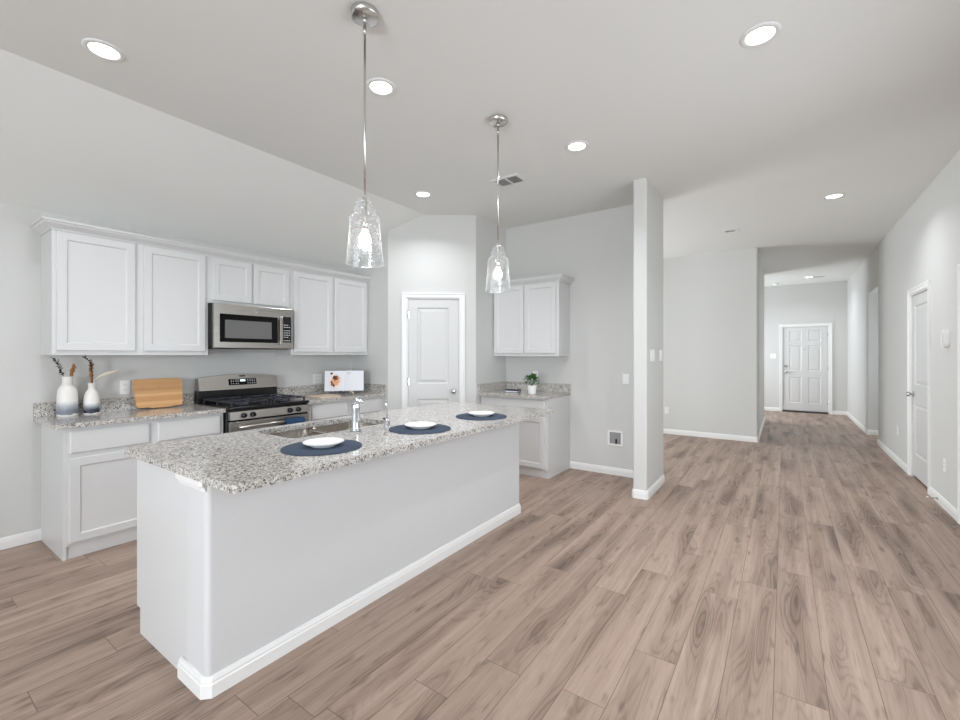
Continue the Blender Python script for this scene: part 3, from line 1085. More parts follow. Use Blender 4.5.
MB().box(0.004, W_ - 0.004, -D_ - 0.034, -D_ - 0.003, 0.245, 0.795, 0.004).build('oven_door', M['steel'], o)
od = o.children[-1]
MB().box(0.12, W_ - 0.12, -D_ - 0.037, -D_ - 0.0345, 0.33, 0.65).build('oven_window', M['black_glass'], od)
MB().tube([(0.06, -D_ - 0.075, 0.752), (W_ - 0.06, -D_ - 0.075, 0.752)], 0.0125, 12).box(0.07, 0.095, -D_ - 0.075, -D_ - 0.034, 0.742, 0.762).box(W_ - 0.095, W_ - 0.07, -D_ - 0.075, -D_ - 0.034, 0.742, 0.762).build('oven_handle', M['steel'], od)
MB().box(0.004, W_ - 0.004, -D_ - 0.030, -D_ - 0.003, 0.075, 0.235, 0.004).build('drawer', M['steel'], o)
# backguard with a crowned top
m = MB()
pts = [(0.0, 0.9225), (W_, 0.9225), (W_, 1.035), (0.0, 1.035)]
b = bmesh.new()
f0 = b.faces.new([b.verts.new((x, -0.085, z)) for x, z in pts])
ext = bmesh.ops.extrude_face_region(b, geom=[f0])
bmesh.ops.translate(b, verts=[q for q in ext['geom'] if isinstance(q, bmesh.types.BMVert)], vec=(0, 0.075, 0))
bmesh.ops.recalc_face_normals(b, faces=b.faces[:])
m._add(b)
m.build('rear_riser', M['black'], o)
m = MB()
top = [(0.0, 1.150)] + [(W_ * i / 12, 1.150 + 0.030 * math.sin(PI * i / 12)) for i in range(1, 12)] + [(W_, 1.150)]
pts = [(W_, 1.0355), (0.0, 1.0355)] + top
b = bmesh.new()
f0 = b.faces.new([b.verts.new((x, -0.105 + (z - 1.035) * 0.22, z)) for x, z in pts])
ext = bmesh.ops.extrude_face_region(b, geom=[f0])
for q in ext['geom']:
    if isinstance(q, bmesh.types.BMVert):
        q.co.y = -0.012
bmesh.ops.recalc_face_normals(b, faces=b.faces[:])
m._add(b)
bgd = m.build('backguard', M['steel'], o)


def on_guard(x0, x1, z0, z1, e, mb):
    """thin plate lying on the tilted backguard face"""
    b = bmesh.new()
    vs = []
    for dy in (-0.001 - e, 0.002):
        vs.append([b.verts.new((x, -0.105 + (z - 1.035) * 0.22 + dy, z)) for x, z in ((x0, z0), (x1, z0), (x1, z1), (x0, z1))])
    b.faces.new(vs[0])
    for i in range(4):
        j = (i + 1) % 4
        b.faces.new((vs[0][i], vs[0][j], vs[1][j], vs[1][i]))
    bmesh.ops.recalc_face_normals(b, faces=b.faces[:])
    mb._add(b)


m = MB(); on_guard(0.265, 0.535, 1.075, 1.135, 0.001, m); dsp = m.build('display', M['black_glass'], o)
m = MB()
on_guard(0.375, 0.425, 1.108, 1.126, 0.0025, m)
m.build('clock', M['clock'], dsp)
for kx in (0.285, 0.305, 0.330, 0.350, 0.445, 0.468, 0.490, 0.512):
    for kz in (1.086, 1.106, 1.122):
        m = MB()
        on_guard(kx, kx + 0.009, kz, kz + 0.005, 0.0025, m)
        m.build('touch_key', M['plate_plastic'], dsp)
m = MB(); on_guard(0.372, 0.428, 1.155, 1.168, 0.001, m); m.build('emblem', M['dark'], bgd)
# burners and grates
for bx in (0.19, 0.57):
    for by in (-0.20, -0.50):
        MB().lathe([(0, 0), (0.055, 0), (0.055, 0.006), (0.040, 0.012), (0.038, 0.020), (0, 0.022)], (bx, by, 0.9225), cap=False, seg=20).build('burner', M['iron'], o)
for gx in (0.03, 0.405):
    m = MB()
    w_, y0, y1, z = 0.325, -0.635, -0.105, 0.962
    t = 0.0065
    for yy in (y0, (y0 + y1) / 2, y1):
        m.box(gx, gx + w_, yy - t, yy + t, z - 0.012, z, 0.003)
    for xx in (gx + t, gx + w_ - t):
        m.box(xx - t, xx + t, y0, y1, z - 0.012, z, 0.003)
    for by in (-0.20, -0.50):
        m.box(gx + 0.03, gx + w_ - 0.03, by - t * 0.8, by + t * 0.8, z - 0.010, z + 0.004, 0.002)
        m.box(gx + w_ / 2 - t * 0.8, gx + w_ / 2 + t * 0.8, by - 0.12, by + 0.10, z - 0.010, z + 0.004, 0.002)
    for xx in (gx + t, gx + w_ - t):
        for yy in (y0 + t, (y0 + y1) / 2, y1 - t):
            m.box(xx - t, xx + t, yy - t, yy + t, 0.9225, z - 0.01)
    m.build('grate', M['iron'], o)

# towel over the oven handle
m = MB()
b = bmesh.new()
prof = [(-D_ - 0.056, 0.52), (-D_ - 0.057, 0.74), (-D_ - 0.062, 0.766), (-D_ - 0.075, 0.773), (-D_ - 0.089, 0.766), (-D_ - 0.094, 0.74), (-D_ - 0.096, 0.62), (-D_ - 0.096, 0.44)]
grid = []
for i in range(17):
    x = 0.475 + 0.195 * i / 16
    grid.append([b.verts.new((x, y + 0.003 * math.sin(i * 1.1) * (0.77 - z) * 5, z)) for y, z in prof])
for a, c in zip(grid, grid[1:]):
    for k in range(len(prof) - 1):
        b.faces.new((a[k], c[k], c[k + 1], a[k + 1]))
bmesh.ops.recalc_face_normals(b, faces=b.faces[:])
m._add(b, None, True)
tw = m.build('towel', M['towel'], None, (XL + 0.01, 1.810, 0), LY)
md = tw.modifiers.new('thickness', 'SOLIDIFY')
md.thickness = 0.004
md.offset = 0.0
tag(tw, 'blue dish towel draped over the oven door handle of the range', 'towel')

# ------------------------------------------------------------------ microwave
o = thing('microwave', 'stainless steel microwave oven hung under the short cabinet above the range', 'microwave', (XL + 0.004, 1.806, 1.425), LY)
W_, H_, D_ = 0.754, 0.408, 0.37
MB().box(0, W_, -D_, 0, 0.012, H_, 0.003).build('body', M['dark'], o)
MB().box(0.03, W_ - 0.03, -D_ + 0.01, -0.03, 0, 0.0115).build('vent_grille', M['black'], o)
MB().box(0.0, W_, -D_ - 0.032, -D_ - 0.001, 0.006, H_ - 0.002, 0.006).build('front_frame', M['steel'], o)
ff = o.children[-1]
m = MB(); m.box(0.050, 0.590, -D_ - 0.036, -D_ - 0.0325, 0.062, 0.315, 0.0015); bw = m.build('door_glass', M['black_glass'], o)
MB().box(0.092, 0.525, -D_ - 0.0385, -D_ - 0.0365, 0.098, 0.262).build('viewing_window', M['window_grey'], bw)
MB().box(0.600, 0.630, -D_ - 0.062, -D_ - 0.046, 0.045, 0.325, 0.005).box(0.604, 0.626, -D_ - 0.046, -D_ - 0.033, 0.055, 0.08).box(0.604, 0.626, -D_ - 0.046, -D_ - 0.033, 0.29, 0.315).build('handle', M['steel'], o)
MB().box(0.640, 0.732, -D_ - 0.035, -D_ - 0.0325, 0.070, 0.328, 0.001).build('keypad', M['black'], o)
kp = o.children[-1]
bt = None
for r_ in range(7):
    for c_ in range(4):
        if r_ in (1, 6) and c_ == 3:
            continue
        zz = 0.085 + r_ * 0.022 + (0.012 if r_ > 0 else 0) + (0.012 if r_ > 4 else 0)
        if bt is None:
            bt = MB().box(0, 0.012, -0.0362, -0.0352, 0, 0.006).build('button', M['plate_plastic'], kp)
            q = bt
        else:
            q = bt.copy()
            C.objects.link(q)
        q.location = (0.652 + c_ * 0.018, -D_, zz)
m = MB()
m.lathe([(0.0085, 0), (0.0115, 0), (0.0115, 0.002), (0.0085, 0.002), (0.0085, 0)], mat=Matrix.Translation((0.385, -D_ - 0.0325, 0.358)) @ Matrix.Rotation(PI / 2, 4, 'X'), cap=False, seg=20)
m.box(0.380, 0.390, -D_ - 0.0345, -D_ - 0.0325, 0.356, 0.360)
m.build('emblem', M['chrome'], ff)

# ------------------------------------------------------------------ things on the left counter
def vase(label, loc, prof, mat):
    m = MB()
    m.lathe(prof, cap=False, seg=40)
    return tag(m.build('vase', mat, None, loc), label, 'vase', 'dip-glazed vases')


VA, VB = (-4.405, 0.912, 0.9145), (-4.400, 1.050, 0.9145)
vase('taller white vase with a grey glazed lower band on the left granite counter', VA,
     [(0, 0), (0.058, 0), (0.060, 0.004), (0.060, 0.016), (0.058, 0.020), (0.061, 0.035), (0.060, 0.09), (0.058, 0.15), (0.055, 0.190), (0.048, 0.212), (0.037, 0.228), (0.0315, 0.240), (0.030, 0.262), (0.031, 0.286), (0.032, 0.296), (0.028, 0.296), (0.026, 0.27), (0.026, 0.245), (0.0, 0.20)], M['vase_a'])
vase('shorter white vase with a dark navy lower band beside the taller vase', VB,
     [(0, 0), (0.048, 0), (0.050, 0.004), (0.050, 0.014), (0.048, 0.018), (0.050, 0.030), (0.0495, 0.07), (0.047, 0.115), (0.042, 0.150), (0.035, 0.170), (0.026, 0.184), (0.021, 0.196), (0.021, 0.222), (0.023, 0.236), (0.023, 0.238), (0.020, 0.238), (0.017, 0.222), (0.017, 0.20), (0, 0.16)], M['vase_b'])


def leafy_stem(name, label, cat, base, tip, bend, mat, n, ll, lw, leaf_r=0.0):
    m = MB()
    p0, p1 = Vector(base), Vector(tip)
    mid = (p0 + p1) / 2 + Vector(bend)
    pts = [(1 - t) ** 2 * p0 + 2 * t * (1 - t) * mid + t * t * p1 for t in [i / 10 for i in range(11)]]
    m.tube(pts, 0.0022, 6)
    for i in range(n):
        t = 0.42 + 0.58 * i / (n - 1)
        p = (1 - t) ** 2 * p0 + 2 * t * (1 - t) * mid + t * t * p1
        d = ((p1 - p0)).normalized()
        for sgn in (-1, 1):
            ang = random.uniform(0, PI)
            side = (Vector((math.cos(ang), math.sin(ang), 0)).cross(d)).normalized() * sgn
            dirv = (d * 0.6 + side * 0.9).normalized()
            q = p + dirv * ll
            wv = dirv.cross(d).normalized() * lw
            c = (p + q) / 2
            b = bmesh.new()
            vs = [b.verts.new(v) for v in (p, c + wv + d * 0.002, q, c - wv + d * 0.002)]
            b.faces.new(vs)
            m._add(b)
    ob = m.build(name, mat, None, base)
    ob.data.transform(Matrix.Translation(-Vector(base)))
    md = ob.modifiers.new('thickness', 'SOLIDIFY')
    md.thickness = 0.0012
    return tag(ob, label, cat)


def va(dx, dy, dz):
    return (VA[0] + dx, VA[1] + dy, VA[2] + dz)


def vb(dx, dy, dz):
    return (VB[0] + dx, VB[1] + dy, VB[2] + dz)


leafy_stem('eucalyptus_stem', 'dark leafy sprig leaning left out of the taller vase', 'stem', va(0, 0, 0.225), va(0.02, -0.076, 0.432), (0, 0.01, -0.01), M['twig_dark'], 11, 0.026, 0.008)
leafy_stem('eucalyptus_stem', 'dark drooping sprig on top of the brown bunch in the shorter vase', 'stem', vb(0.010, 0.002, 0.19), vb(0.030, -0.052, 0.437), (0.0, 0.036, 0.10), M['twig_dark'], 7, 0.022, 0.008)


def grass_bunch(label, base, h, spread, lean, n, mat):
    m = MB()
    for i in range(n):
        a = random.uniform(0, 2 * PI)
        s = random.uniform(0.2, 1.0) * spread
        tip = Vector((math.cos(a) * s + lean[0], math.sin(a) * s + lean[1], h * random.uniform(0.8, 1.0)))
        m.tube([(math.cos(a) * 0.004, math.sin(a) * 0.004, 0), tip * 0.55, tip], [0.0015, 0.002, 0.001], 5)
        for k in range(7):
            t = 0.55 + 0.45 * k / 6
            m.sphere(tuple(tip * t + Vector((random.uniform(-1, 1), random.uniform(-1, 1), 0)) * 0.005), 0.0036, 1, 1, 2.2, 6)
    return tag(m.build('dried_grass', mat, None, base), label, 'dried grass')


grass_bunch('short brown dried grass bunch in the taller vase', va(0, 0.004, 0.226), 0.165, 0.013, (0.004, 0.030), 9, M['twig_brown'])
grass_bunch('upright brown dried grass bunch in the shorter vase', vb(0, -0.001, 0.188), 0.225, 0.013, (0.0, -0.004), 10, M['twig_brown'])
m = MB()
pp = [(-0.003, -0.007, 0), (-0.002, 0.005, 0.052), (0.008, 0.046, 0.100), (0.020, 0.092, 0.124), (0.024, 0.135, 0.136), (0.026, 0.160, 0.138)]
m.tube(pp, [0.002, 0.003, 0.012, 0.015, 0.010, 0.002], 10)
for i in range(200):
    t = random.uniform(1.4, 4.6)
    k = int(t)
    p = Vector(pp[k]).lerp(Vector(pp[k + 1]), t - k)
    dr = (Vector((random.uniform(-1, 1), random.uniform(-0.2, 1.1), random.uniform(-1, 1)))).normalized()
    m.tube([p, p + dr * 0.022], [0.0012, 0.0003], 3)
tag(m.build('pampas_plume', M['pampas'], None, vb(0, 0.004, 0.19)), 'cream fluffy plume arching right out of the shorter vase', 'dried plume')

# bamboo board leaning on the backsplash
m = MB()
shape = fillet([(0.015, 0.0), (0.10, 0.0), (0.115, -0.008), (0.26, -0.008), (0.275, 0.0), (0.345, 0.0), (0.36, 0.245), (0.0, 0.245)], [0.025, 0, 0, 0, 0, 0.025, 0.03, 0.03], 4)
mt = Matrix.Rotation(PI / 2, 4, 'X')
m.poly(shape, -0.009, 0.009, mat=mt)
bd = m.build('cutting_board', M['bamboo'], None, (-4.394, 1.318, 0.9275))
bd.rotation_euler = (R(-16.5), 0, LY + R(-3))
tag(bd, 'rounded bamboo cutting board leaning upright on the left granite counter', 'cutting board')
m = MB()
m.poly(round_rect(-0.13, 0.13, -0.14, 0.14, 0.03), 0, 0.012)
ob = m.build('serving_board', M['tray_wood'], None, (-4.12, 2.925, 0.9145))
ob.rotation_euler.z = R(4)
tag(ob, 'pale wooden board lying flat on the counter in front of the cookbook', 'serving board')

# cookbook on its stand
CB = (-4.20, 3.262, 0.9145)
RB = R(50)
o = thing('cookbook_stand', 'dark metal book stand with curled feet holding the open cookbook', 'book stand', CB, RB)
m = MB()
m.box(-0.17, 0.17, -0.046, 0.002, 0.018, 0.0245)
TS = Matrix.Translation((0, 0, 0.0305)) @ Matrix.Rotation(R(-10), 4, 'X')
m.box(-0.17, -0.158, -0.0145, -0.006, 0, 0.17, 0, TS).box(0.158, 0.17, -0.0145, -0.006, 0, 0.17, 0, TS).box(-0.158, 0.158, -0.0145, -0.006, 0.158, 0.17, 0, TS)
m.build('rack', M['iron'], o)
MB().tube([(0, 0.024, 0.19), (0, 0.07, 0.09), (0, 0.105, 0.004)], 0.005, 8).build('rear_leg', M['iron'], o)
for sx, mt in ((-0.05, M['iron']), (0.06, M['tray_wood'])):
    MB().tube([(sx, -0.030, 0.016), (sx + 0.006, -0.054, 0.030), (sx + 0.022, -0.066, 0.034), (sx + 0.040, -0.075, 0.018), (sx + 0.046, -0.080, 0.006)], [0.006, 0.008, 0.008, 0.007, 0.006], 8).build('foot', mt, o)
o = thing('cookbook', 'open cookbook with a food photo page on the counter right of the range', 'book', (CB[0], CB[1], CB[2] + 0.0305), RB)
TL = Matrix.Rotation(R(-10), 4, 'X')
mm = MB(); mm.box(-0.222, 0.222, -0.0195, -0.0155, 0, 0.243, 0.001, TL); mm.build('cover', M['navy'], o)
for sgn, nm in ((-1, 'left_page'), (1, 'right_page')):
    b = bmesh.new()
    N_ = 8
    cols = []
    for i in range(N_ + 1):
        t = i / N_
        x = sgn * 0.217 * t
        y = -0.036 - 0.006 * math.sin(PI * min(1, t * 1.6)) + 0.008 * (1 - t) ** 4 + 0.004 * t
        cols.append([b.verts.new((x, y, 0.003)), b.verts.new((x, y, 0.238)), b.verts.new((x, -0.0197, 0.238)), b.verts.new((x, -0.0197, 0.003))])
    for a, c in zip(cols, cols[1:]):
        for k in range(4):
            b.faces.new((a[k], c[k], c[(k + 1) % 4], a[(k + 1) % 4]))
    b.faces.new(cols[0])
    b.faces.new(cols[-1])
    bmesh.ops.recalc_face_normals(b, faces=b.faces[:])
    mm = MB()
    mm._add(b, TL)
    pg = mm.build('page_block', M['paper'], o)
    if sgn < 0:
        pr = MB()

        def blot(cx, cz, rx, rz, y, mi, rot=0.0):
            pr.mi = mi
            b = bmesh.new()
            n = 18
            vs = []
            for k in range(n):
                a = 2 * PI * k / n
                jx = 1 + (0.12 * math.sin(3 * a + cx * 90) if mi else 0)
                xx, zz = rx * math.cos(a) * jx, rz * math.sin(a) * jx
                vs.append(b.verts.new((cx + xx * math.cos(rot) - zz * math.sin(rot), y, cz + xx * math.sin(rot) + zz * math.cos(rot))))
            b.faces.new(vs)
            pr._add(b, TL)
        blot(-0.105, 0.118, 0.062, 0.085, -0.0436, 0, 0.25)
        for cx, cz, rx, rz, mi in ((-0.125, 0.085, 0.026, 0.022, 1), (-0.095, 0.090, 0.028, 0.026, 2), (-0.130, 0.120, 0.022, 0.022, 2), (-0.100, 0.130, 0.026, 0.022, 1),
                                   (-0.075, 0.115, 0.024, 0.026, 2), (-0.085, 0.160, 0.026, 0.020, 1), (-0.110, 0.158, 0.020, 0.020, 3), (-0.140, 0.105, 0.012, 0.010, 3),
                                   (-0.060, 0.150, 0.014, 0.016, 2), (-0.115, 0.065, 0.018, 0.010, 3), (-0.140, 0.205, 0.014, 0.012, 3), (-0.080, 0.140, 0.010, 0.010, 3)):
            blot(cx, cz, rx, rz, -0.0440 - 0.0003 * mi, mi, cx * 40)
        pr.build('food_photo', [M['food_plate'], M['food_a'], M['food_b'], M['food_c']], pg)
    else:
        pr = MB()
        for k, (a, c) in enumerate(((0.030, 0.075), (0.030, 0.060))):
            pr.box(a, c, -0.0440, -0.0436, 0.212 - k * 0.014, 0.216 - k * 0.014, 0, TL)
        pr.build('heading_lines', M['ink'], pg)

# ------------------------------------------------------------------ things on the back counter
o = thing('potted_plant', 'small green leafy plant in a white pot on the back granite counter', 'plant', (-2.395, 4.49, 0.9145))
m = MB()
m.lathe([(0, 0), (0.042, 0), (0.046, 0.004), (0.053, 0.098), (0.053, 0.102), (0.048, 0.102), (0.046, 0.088), (0, 0.088)], cap=False, seg=28)
m.build('pot', M['ceramic'], o)
MB().cyl((0, 0, 0.0885), 0.0455, 0.003, seg=20).build('soil', M['soil'], o)
m = MB()
for i in range(150):
    a = random.uniform(0, 2 * PI)
    el = random.uniform(0.15, 1.45)
    rr = random.uniform(0.55, 1.0)
    c = Vector((math.cos(a) * math.cos(el) * 0.098 * rr, math.sin(a) * math.cos(el) * 0.098 * rr, 0.105 + math.sin(el) * 0.118 * rr))
    d = (c - Vector((0, 0, 0.09)) + Vector((random.uniform(-1, 1), random.uniform(-1, 1), random.uniform(-1, 0.6))) * 0.05).normalized()
    sd = d.cross(Vector((0.1, 0.2, 1))).normalized()
    nn = sd.cross(d)
    L_, w_ = random.uniform(0.026, 0.042), random.uniform(0.009, 0.014)
    b = bmesh.new()
    vs = [b.verts.new(c + d * (L_ * t) + sd * (w_ * s) + nn * hgt) for t, s, hgt in ((0, 0, 0), (0.4, 1, 0.003), (1, 0, -0.004), (0.4, -1, 0.003))]
    md_ = b.verts.new(c + d * (L_ * 0.45) - nn * 0.002)
    for k in range(4):
        b.faces.new((vs[k], vs[(k + 1) % 4], md_))
    m._add(b, None, True)
for i in range(14):
    a = random.uniform(0, 2 * PI)
    m.tube([(0, 0, 0.09), (math.cos(a) * 0.03, math.sin(a) * 0.03, 0.13), (math.cos(a) * 0.05, math.sin(a) * 0.05, 0.16)], 0.0015, 5)
m.build('foliage', M['leaf'], o)
o = thing('book_pair', 'small flat book with navy cover lying left of the potted plant', 'book', (-2.715, 4.60, 0.9145), R(8))
MB().box(-0.078, 0.078, -0.055, 0.055, 0, 0.004, 0.001).box(-0.078, 0.078, -0.055, 0.055, 0.020, 0.034, 0.001).box(-0.078, 0.078, 0.050, 0.055, 0.004, 0.020).build('cover', M['navy'], o)
MB().box(-0.074, 0.074, -0.051, 0.0495, 0.0042, 0.0198).build('pages', M['paper'], o)
o.name = 'book'

# ------------------------------------------------------------------ pendants
def pendant(label, loc, rod_z, shade_z):
    """loc on the ceiling; z values absolute"""
    o = thing('pendant_light', label, 'pendant light', (loc[0], loc[1], ZC), 0, 'glass pendants over the island')
    MB().lathe([(0, -0.030), (0.058, -0.030), (0.066, -0.026), (0.067, -0.004), (0.067, 0)], cap=False, seg=36).lathe([(0, -0.05), (0.010, -0.05), (0.011, -0.030), (0, -0.03)], cap=False, seg=12).build('canopy', M['nickel'], o)
    zb = shade_z + 0.31 - ZC
    MB().tube([(0, 0, -0.045), (0, 0, zb + 0.02)], 0.0055, 10).lathe([(0.0, 0), (0.009, 0.003), (0.009, 0.026), (0.0, 0.03)], (0, 0, -0.105), cap=False, seg=10).build('rod', M['nickel'], o)
    MB().lathe([(0, 0.02), (0.012, 0.015), (0.014, -0.002), (0.012, -0.018), (0.010, -0.06), (0.016, -0.10), (0.018, -0.14), (0, -0.142)], (0, 0, zb), cap=False, seg=18).build('socket', M['nickel'], o)
    z0 = shade_z - ZC
    MB().lathe([(0.091, 0.0), (0.0865, 0.03), (0.078, 0.12), (0.072, 0.20), (0.074, 0.208), (0.073, 0.222), (0.062, 0.236), (0.036, 0.243), (0.034, 0.248),
                (0.050, 0.256), (0.053, 0.265), (0.048, 0.274), (0.028, 0.279), (0.030, 0.284), (0.040, 0.294), (0.041, 0.303), (0.034, 0.312), (0.014, 0.318)], (0, 0, z0), cap=False, seg=48).build('glass_shade', M['seeded'], o)
    sh = o.children[-1]
    m = MB()
    m.lathe([(0.0895, 0), (0.0925, 0), (0.0925, 0.004), (0.0895, 0.004), (0.0895, 0)], (0, 0, z0), cap=False, seg=48)
    m.build('rim', M['rim'], sh)
    MB().lathe([(0, 0), (0.018, 0.004), (0.028, 0.018), (0.030, 0.032), (0.026, 0.050), (0.016, 0.070), (0.013, 0.082), (0, 0.083)], (0, 0, zb - 0.225), cap=False, seg=20).build('bulb', M['bulb'], o)
    return o


M['rim'] = make_glass('glass_rim', False, (0.95, 0.96, 0.96), 0.35)
pendant('clear glass pendant lamp nearer the camera, hanging over the island sink', (-1.683, 1.428), 2.13, 1.815)
pendant('clear glass pendant lamp farther away, hanging over the island far end', (-1.669, 2.618), 2.13, 1.825)

# ------------------------------------------------------------------ downlights
DL = [(-3.070, 0.785, 'lit round recessed ceiling light at the photo far left, above the vase cabinets'),
      (-2.070, 1.885, 'lit round recessed ceiling light right behind the nearer pendant rod'),
      (-1.364, 3.318, 'lit round recessed ceiling light between the farther pendant and stub wall'),
      (-0.103, 2.714, 'lit round recessed ceiling light at the top right, largest of all'),
      (-3.088, 3.390, 'lit round recessed ceiling light just above the corner pantry'),
      (0.433, 5.915, 'lit round recessed ceiling light near the right wall, before the hallway'),
      (0.442, 11.773, 'lit round recessed ceiling light inside the hallway before the front door')]
dl0 = None
for x, y, lb in DL:
    if dl0 is None:
        o = thing('recessed_light', lb, 'ceiling light', (x, y, ZC), 0, 'recessed ceiling lights')
        MB().lathe([(0.066, -0.003), (0.070, -0.008), (0.086, -0.007), (0.094, -0.002), (0.094, 0), (0.066, 0)], cap=False, seg=40).build('trim_ring', M['vent'], o)
        MB().lathe([(0, -0.0045), (0.0655, -0.0035), (0.0655, -0.0005), (0, -0.0005)], cap=False, seg=40).build('lens', M['lens'], o)
        l = bpy.data.lights.new('downlight_beam', 'AREA')
        l.shape, l.size, l.energy, l.color, l.spread = 'DISK', 0.125, SPOT_W, WARM, R(135)
        lo = bpy.data.objects.new('downlight_beam', l)
        C.objects.link(lo)
        lo.parent = o
        lo.location = (0, 0, -0.0055)
        dl0 = o
    else:
        copy_thing(dl0, (x, y, ZC), lb)

# ------------------------------------------------------------------ ceiling vents and detector
def vent(label, loc, w_, h, bays, n, fr=0.028):
    o = thing('ceiling_vent', label, 'vent', (*loc, ZC), 0, 'ceiling air vents')
    m = MB()
    m.box(-w_ / 2, w_ / 2, -h / 2, -h / 2 + fr, -0.008, 0).box(-w_ / 2, w_ / 2, h / 2 - fr, h / 2, -0.008, 0)
    m.box(-w_ / 2, -w_ / 2 + fr, -h / 2 + fr, h / 2 - fr, -0.008, 0).box(w_ / 2 - fr, w_ / 2, -h / 2 + fr, h / 2 - fr, -0.008, 0)
    for k in range(1, bays):
        xx = -w_ / 2 + w_ * k / bays
        m.box(xx - 0.008, xx + 0.008, -h / 2 + fr, h / 2 - fr, -0.008, 0)
    m.build('frame', M['vent'], o)
    MB().box(-w_ / 2 + fr, w_ / 2 - fr, -h / 2 + fr, h / 2 - fr, -0.0015, -0.0005).build('backing', M['vent_dark'], o)
    m = MB()
    for k in range(n):
        yy = -h / 2 + fr + (h - 2 * fr) * (k + 0.5) / n
        mm = Matrix.Translation((0, yy, -0.0045)) @ Matrix.Rotation(R(32), 4, 'X')
        m.box(-w_ / 2 + fr, w_ / 2 - fr, -0.0042, 0.0042, -0.0006, 0.0006, 0, mm)
    m.build('louvers', M['vent'], o)


vent('large white two-bay ceiling vent behind the farther pendant rod', (-2.172, 3.605), 0.30, 0.215, 2, 8)
vent('small white ceiling vent between the stub wall and hallway', (-0.595, 6.77), 0.21, 0.17, 1, 3, 0.048)
vent('small dark-slotted ceiling vent inside the hallway right of its ceiling light', (0.584, 11.84), 0.26, 0.15, 1, 3)
m = MB()
m.lathe([(0, -0.038), (0.045, -0.036), (0.062, -0.026), (0.068, -0.008), (0.068, 0), (0, 0)], cap=False, seg=28)
tag(m.build('smoke_detector', M['plate_plastic'], None, (-0.156, 12.45, ZC)), 'round white smoke detector on the hallway ceiling near the front door', 'smoke detector')


# ------------------------------------------------------------------ switches, outlets, small wall fittings
def plate(label, loc, rotz, gangs=1, kind='outlet', horiz=False):
    nm = 'wall_outlet' if kind == 'outlet' else 'light_switch'
    o = thing(nm, label, 'outlet' if kind == 'outlet' else 'switch', loc, rotz, 'wall outlets' if kind == 'outlet' else 'light switches')
    w_, h = 0.072 + 0.046 * (gangs - 1), 0.116
    MB().box(-w_ / 2, w_ / 2, -0.006, -0.0003, -h / 2, h / 2, 0.0018).build('cover_plate', M['plate_plastic'], o)
    for gk in range(gangs):
        cx = (gk - (gangs - 1) / 2) * 0.046
        if kind == 'switch':
            m = MB()
            b = bmesh.new()
            vs = [b.verts.new(p) for p in ((cx - 0.016, -0.0065, -0.033), (cx + 0.016, -0.0065, -0.033), (cx + 0.016, -0.0105, 0.033), (cx - 0.016, -0.0105, 0.033),
                                           (cx - 0.016, -0.0055, -0.033), (cx + 0.016, -0.0055, -0.033), (cx + 0.016, -0.0055, 0.033), (cx - 0.016, -0.0055, 0.033))]
            for q in ((0, 1, 2, 3), (4, 5, 1, 0), (3, 2, 6, 7), (0, 3, 7, 4), (1, 5, 6, 2)):
                b.faces.new([vs[k] for k in q])
            bmesh.ops.recalc_face_normals(b, faces=b.faces[:])
            m._add(b)
            m.build('rocker', M['plate_plastic'], o)
        else:
            for cz in (-0.020, 0.020):
                MB().box(cx - 0.015, cx + 0.015, -0.0085, -0.006, cz - 0.014, cz + 0.014, 0.001).build('receptacle', M['plate_plastic'], o)
                rc = o.children[-1]
                MB().box(cx - 0.007, cx - 0.005, -0.009, -0.0085, cz - 0.004, cz + 0.005).box(cx + 0.005, cx + 0.007, -0.009, -0.0085, cz - 0.004, cz + 0.005).build('slots', M['dark'], rc)
    return o


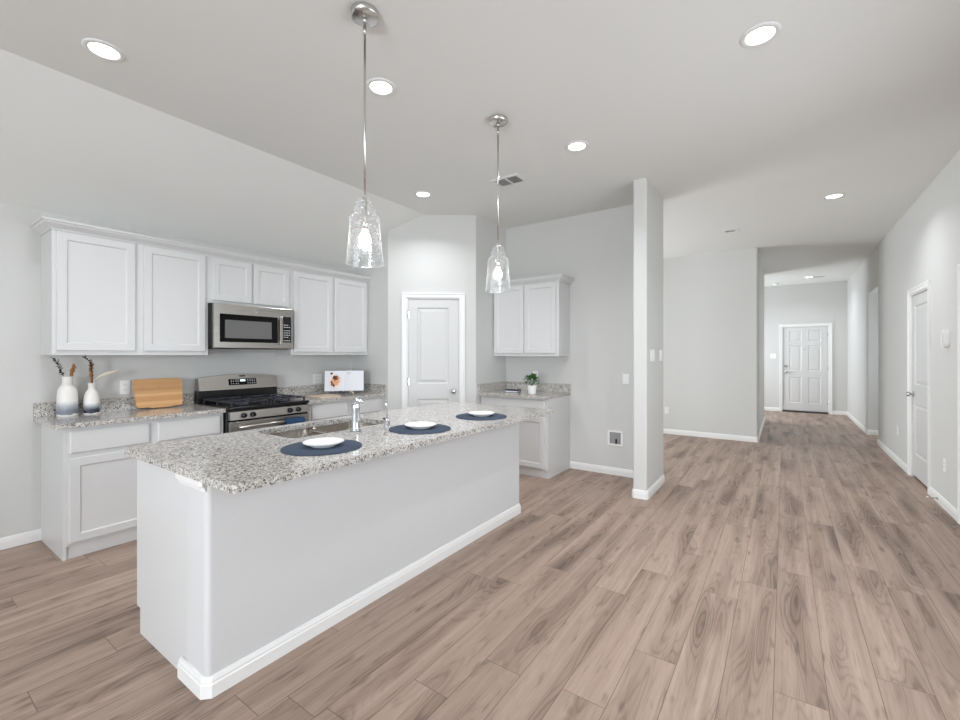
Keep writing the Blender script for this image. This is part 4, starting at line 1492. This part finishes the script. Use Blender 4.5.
plate('white wall outlet between the shorter vase and the bamboo board', (XL, 1.292, 1.10), LY)
plate('white two-gang wall outlet left of the open cookbook above the backsplash', (XL, 3.125, 1.09), LY, 2)
plate('white wall outlet behind the potted plant on the back wall', (-2.60, YK, 1.105), 0)
plate('white single light switch on the back wall left of the stub wall', (-1.46, YK, 1.10), 0, 1, 'switch')
plate('wider three-gang switch plate on the stub wall side, nearer the camera', (-1.066, 4.50, 1.365), LY, 3, 'switch')
plate('narrower two-gang switch plate on the stub wall side, farther from the camera', (-1.066, 4.86, 1.365), LY, 2, 'switch')
plate('white low outlet on the dining wall just right of the stub wall', (-1.668, YD, 0.405), 0)
plate('white two-gang switch left of the front door', (-0.222, YE, 1.34), 0, 2, 'switch')
plate('white low outlet on the right wall between hallway opening and closet door', (XR, 7.53, 0.42), -PI / 2)
plate('white low outlet on the right wall nearest the camera', (XR, 5.56, 0.385), -PI / 2)

o = thing('water_supply_box', 'white recessed water supply box low on the back wall left of the stub wall', 'supply box', (-1.578, YK, 0.421))
m = MB()
m.box(-0.085, 0.085, -0.010, -0.0003, 0.066, 0.086).box(-0.085, 0.085, -0.010, -0.0003, -0.086, -0.066).box(-0.085, -0.064, -0.010, -0.0003, -0.066, 0.066).box(0.064, 0.085, -0.010, -0.0003, -0.066, 0.066)
m.build('frame', M['plate_plastic'], o)
MB().box(-0.064, 0.064, -0.0015, -0.0005, -0.066, 0.066).build('recess', M['ink'], o)  # flat plate whose grey paints in the shade of a recess
MB().cyl((0.012, -0.012, -0.062), 0.008, 0.055, seg=12).sphere((0.012, -0.014, -0.03), 0.012).build('valve', M['dark'], o)

o = thing('door_chime', 'white oval chime cover on the right wall beside the closet door', 'door chime', (XR, 5.47, 1.51), -PI / 2)
m = MB()
m.poly(round_rect(-0.046, 0.046, -0.078, 0.078, 0.0455), 0.0003, 0.036, mat=Matrix.Rotation(PI / 2, 4, 'X'))
m.build('cover', M['plate_plastic'], o)
m = MB()
m.poly(round_rect(-0.024, 0.024, -0.064, 0.064, 0.0235), 0.0362, 0.044, mat=Matrix.Rotation(PI / 2, 4, 'X'))
m.build('face', M['vent'], o)

o = thing('door_stop', 'small spring door stop sticking out of the baseboard by the closet door', 'door stop', (XR - 0.016, 5.72, 0.045), -PI / 2)
m = MB()
m.lathe([(0, 0), (0.011, 0), (0.011, 0.004), (0.006, 0.006)] + [(0.0062 - 0.0018 * (k % 2), 0.008 + 0.003 * k) for k in range(18)] + [(0, 0.062)], mat=Matrix.Rotation(PI / 2, 4, 'X'), cap=False, seg=12)
m.build('spring', M['nickel'], o)
MB().cyl((0, -0.061, 0), 0.008, -0.014, 'Y', 12).build('tip', M['plate_plastic'], o)
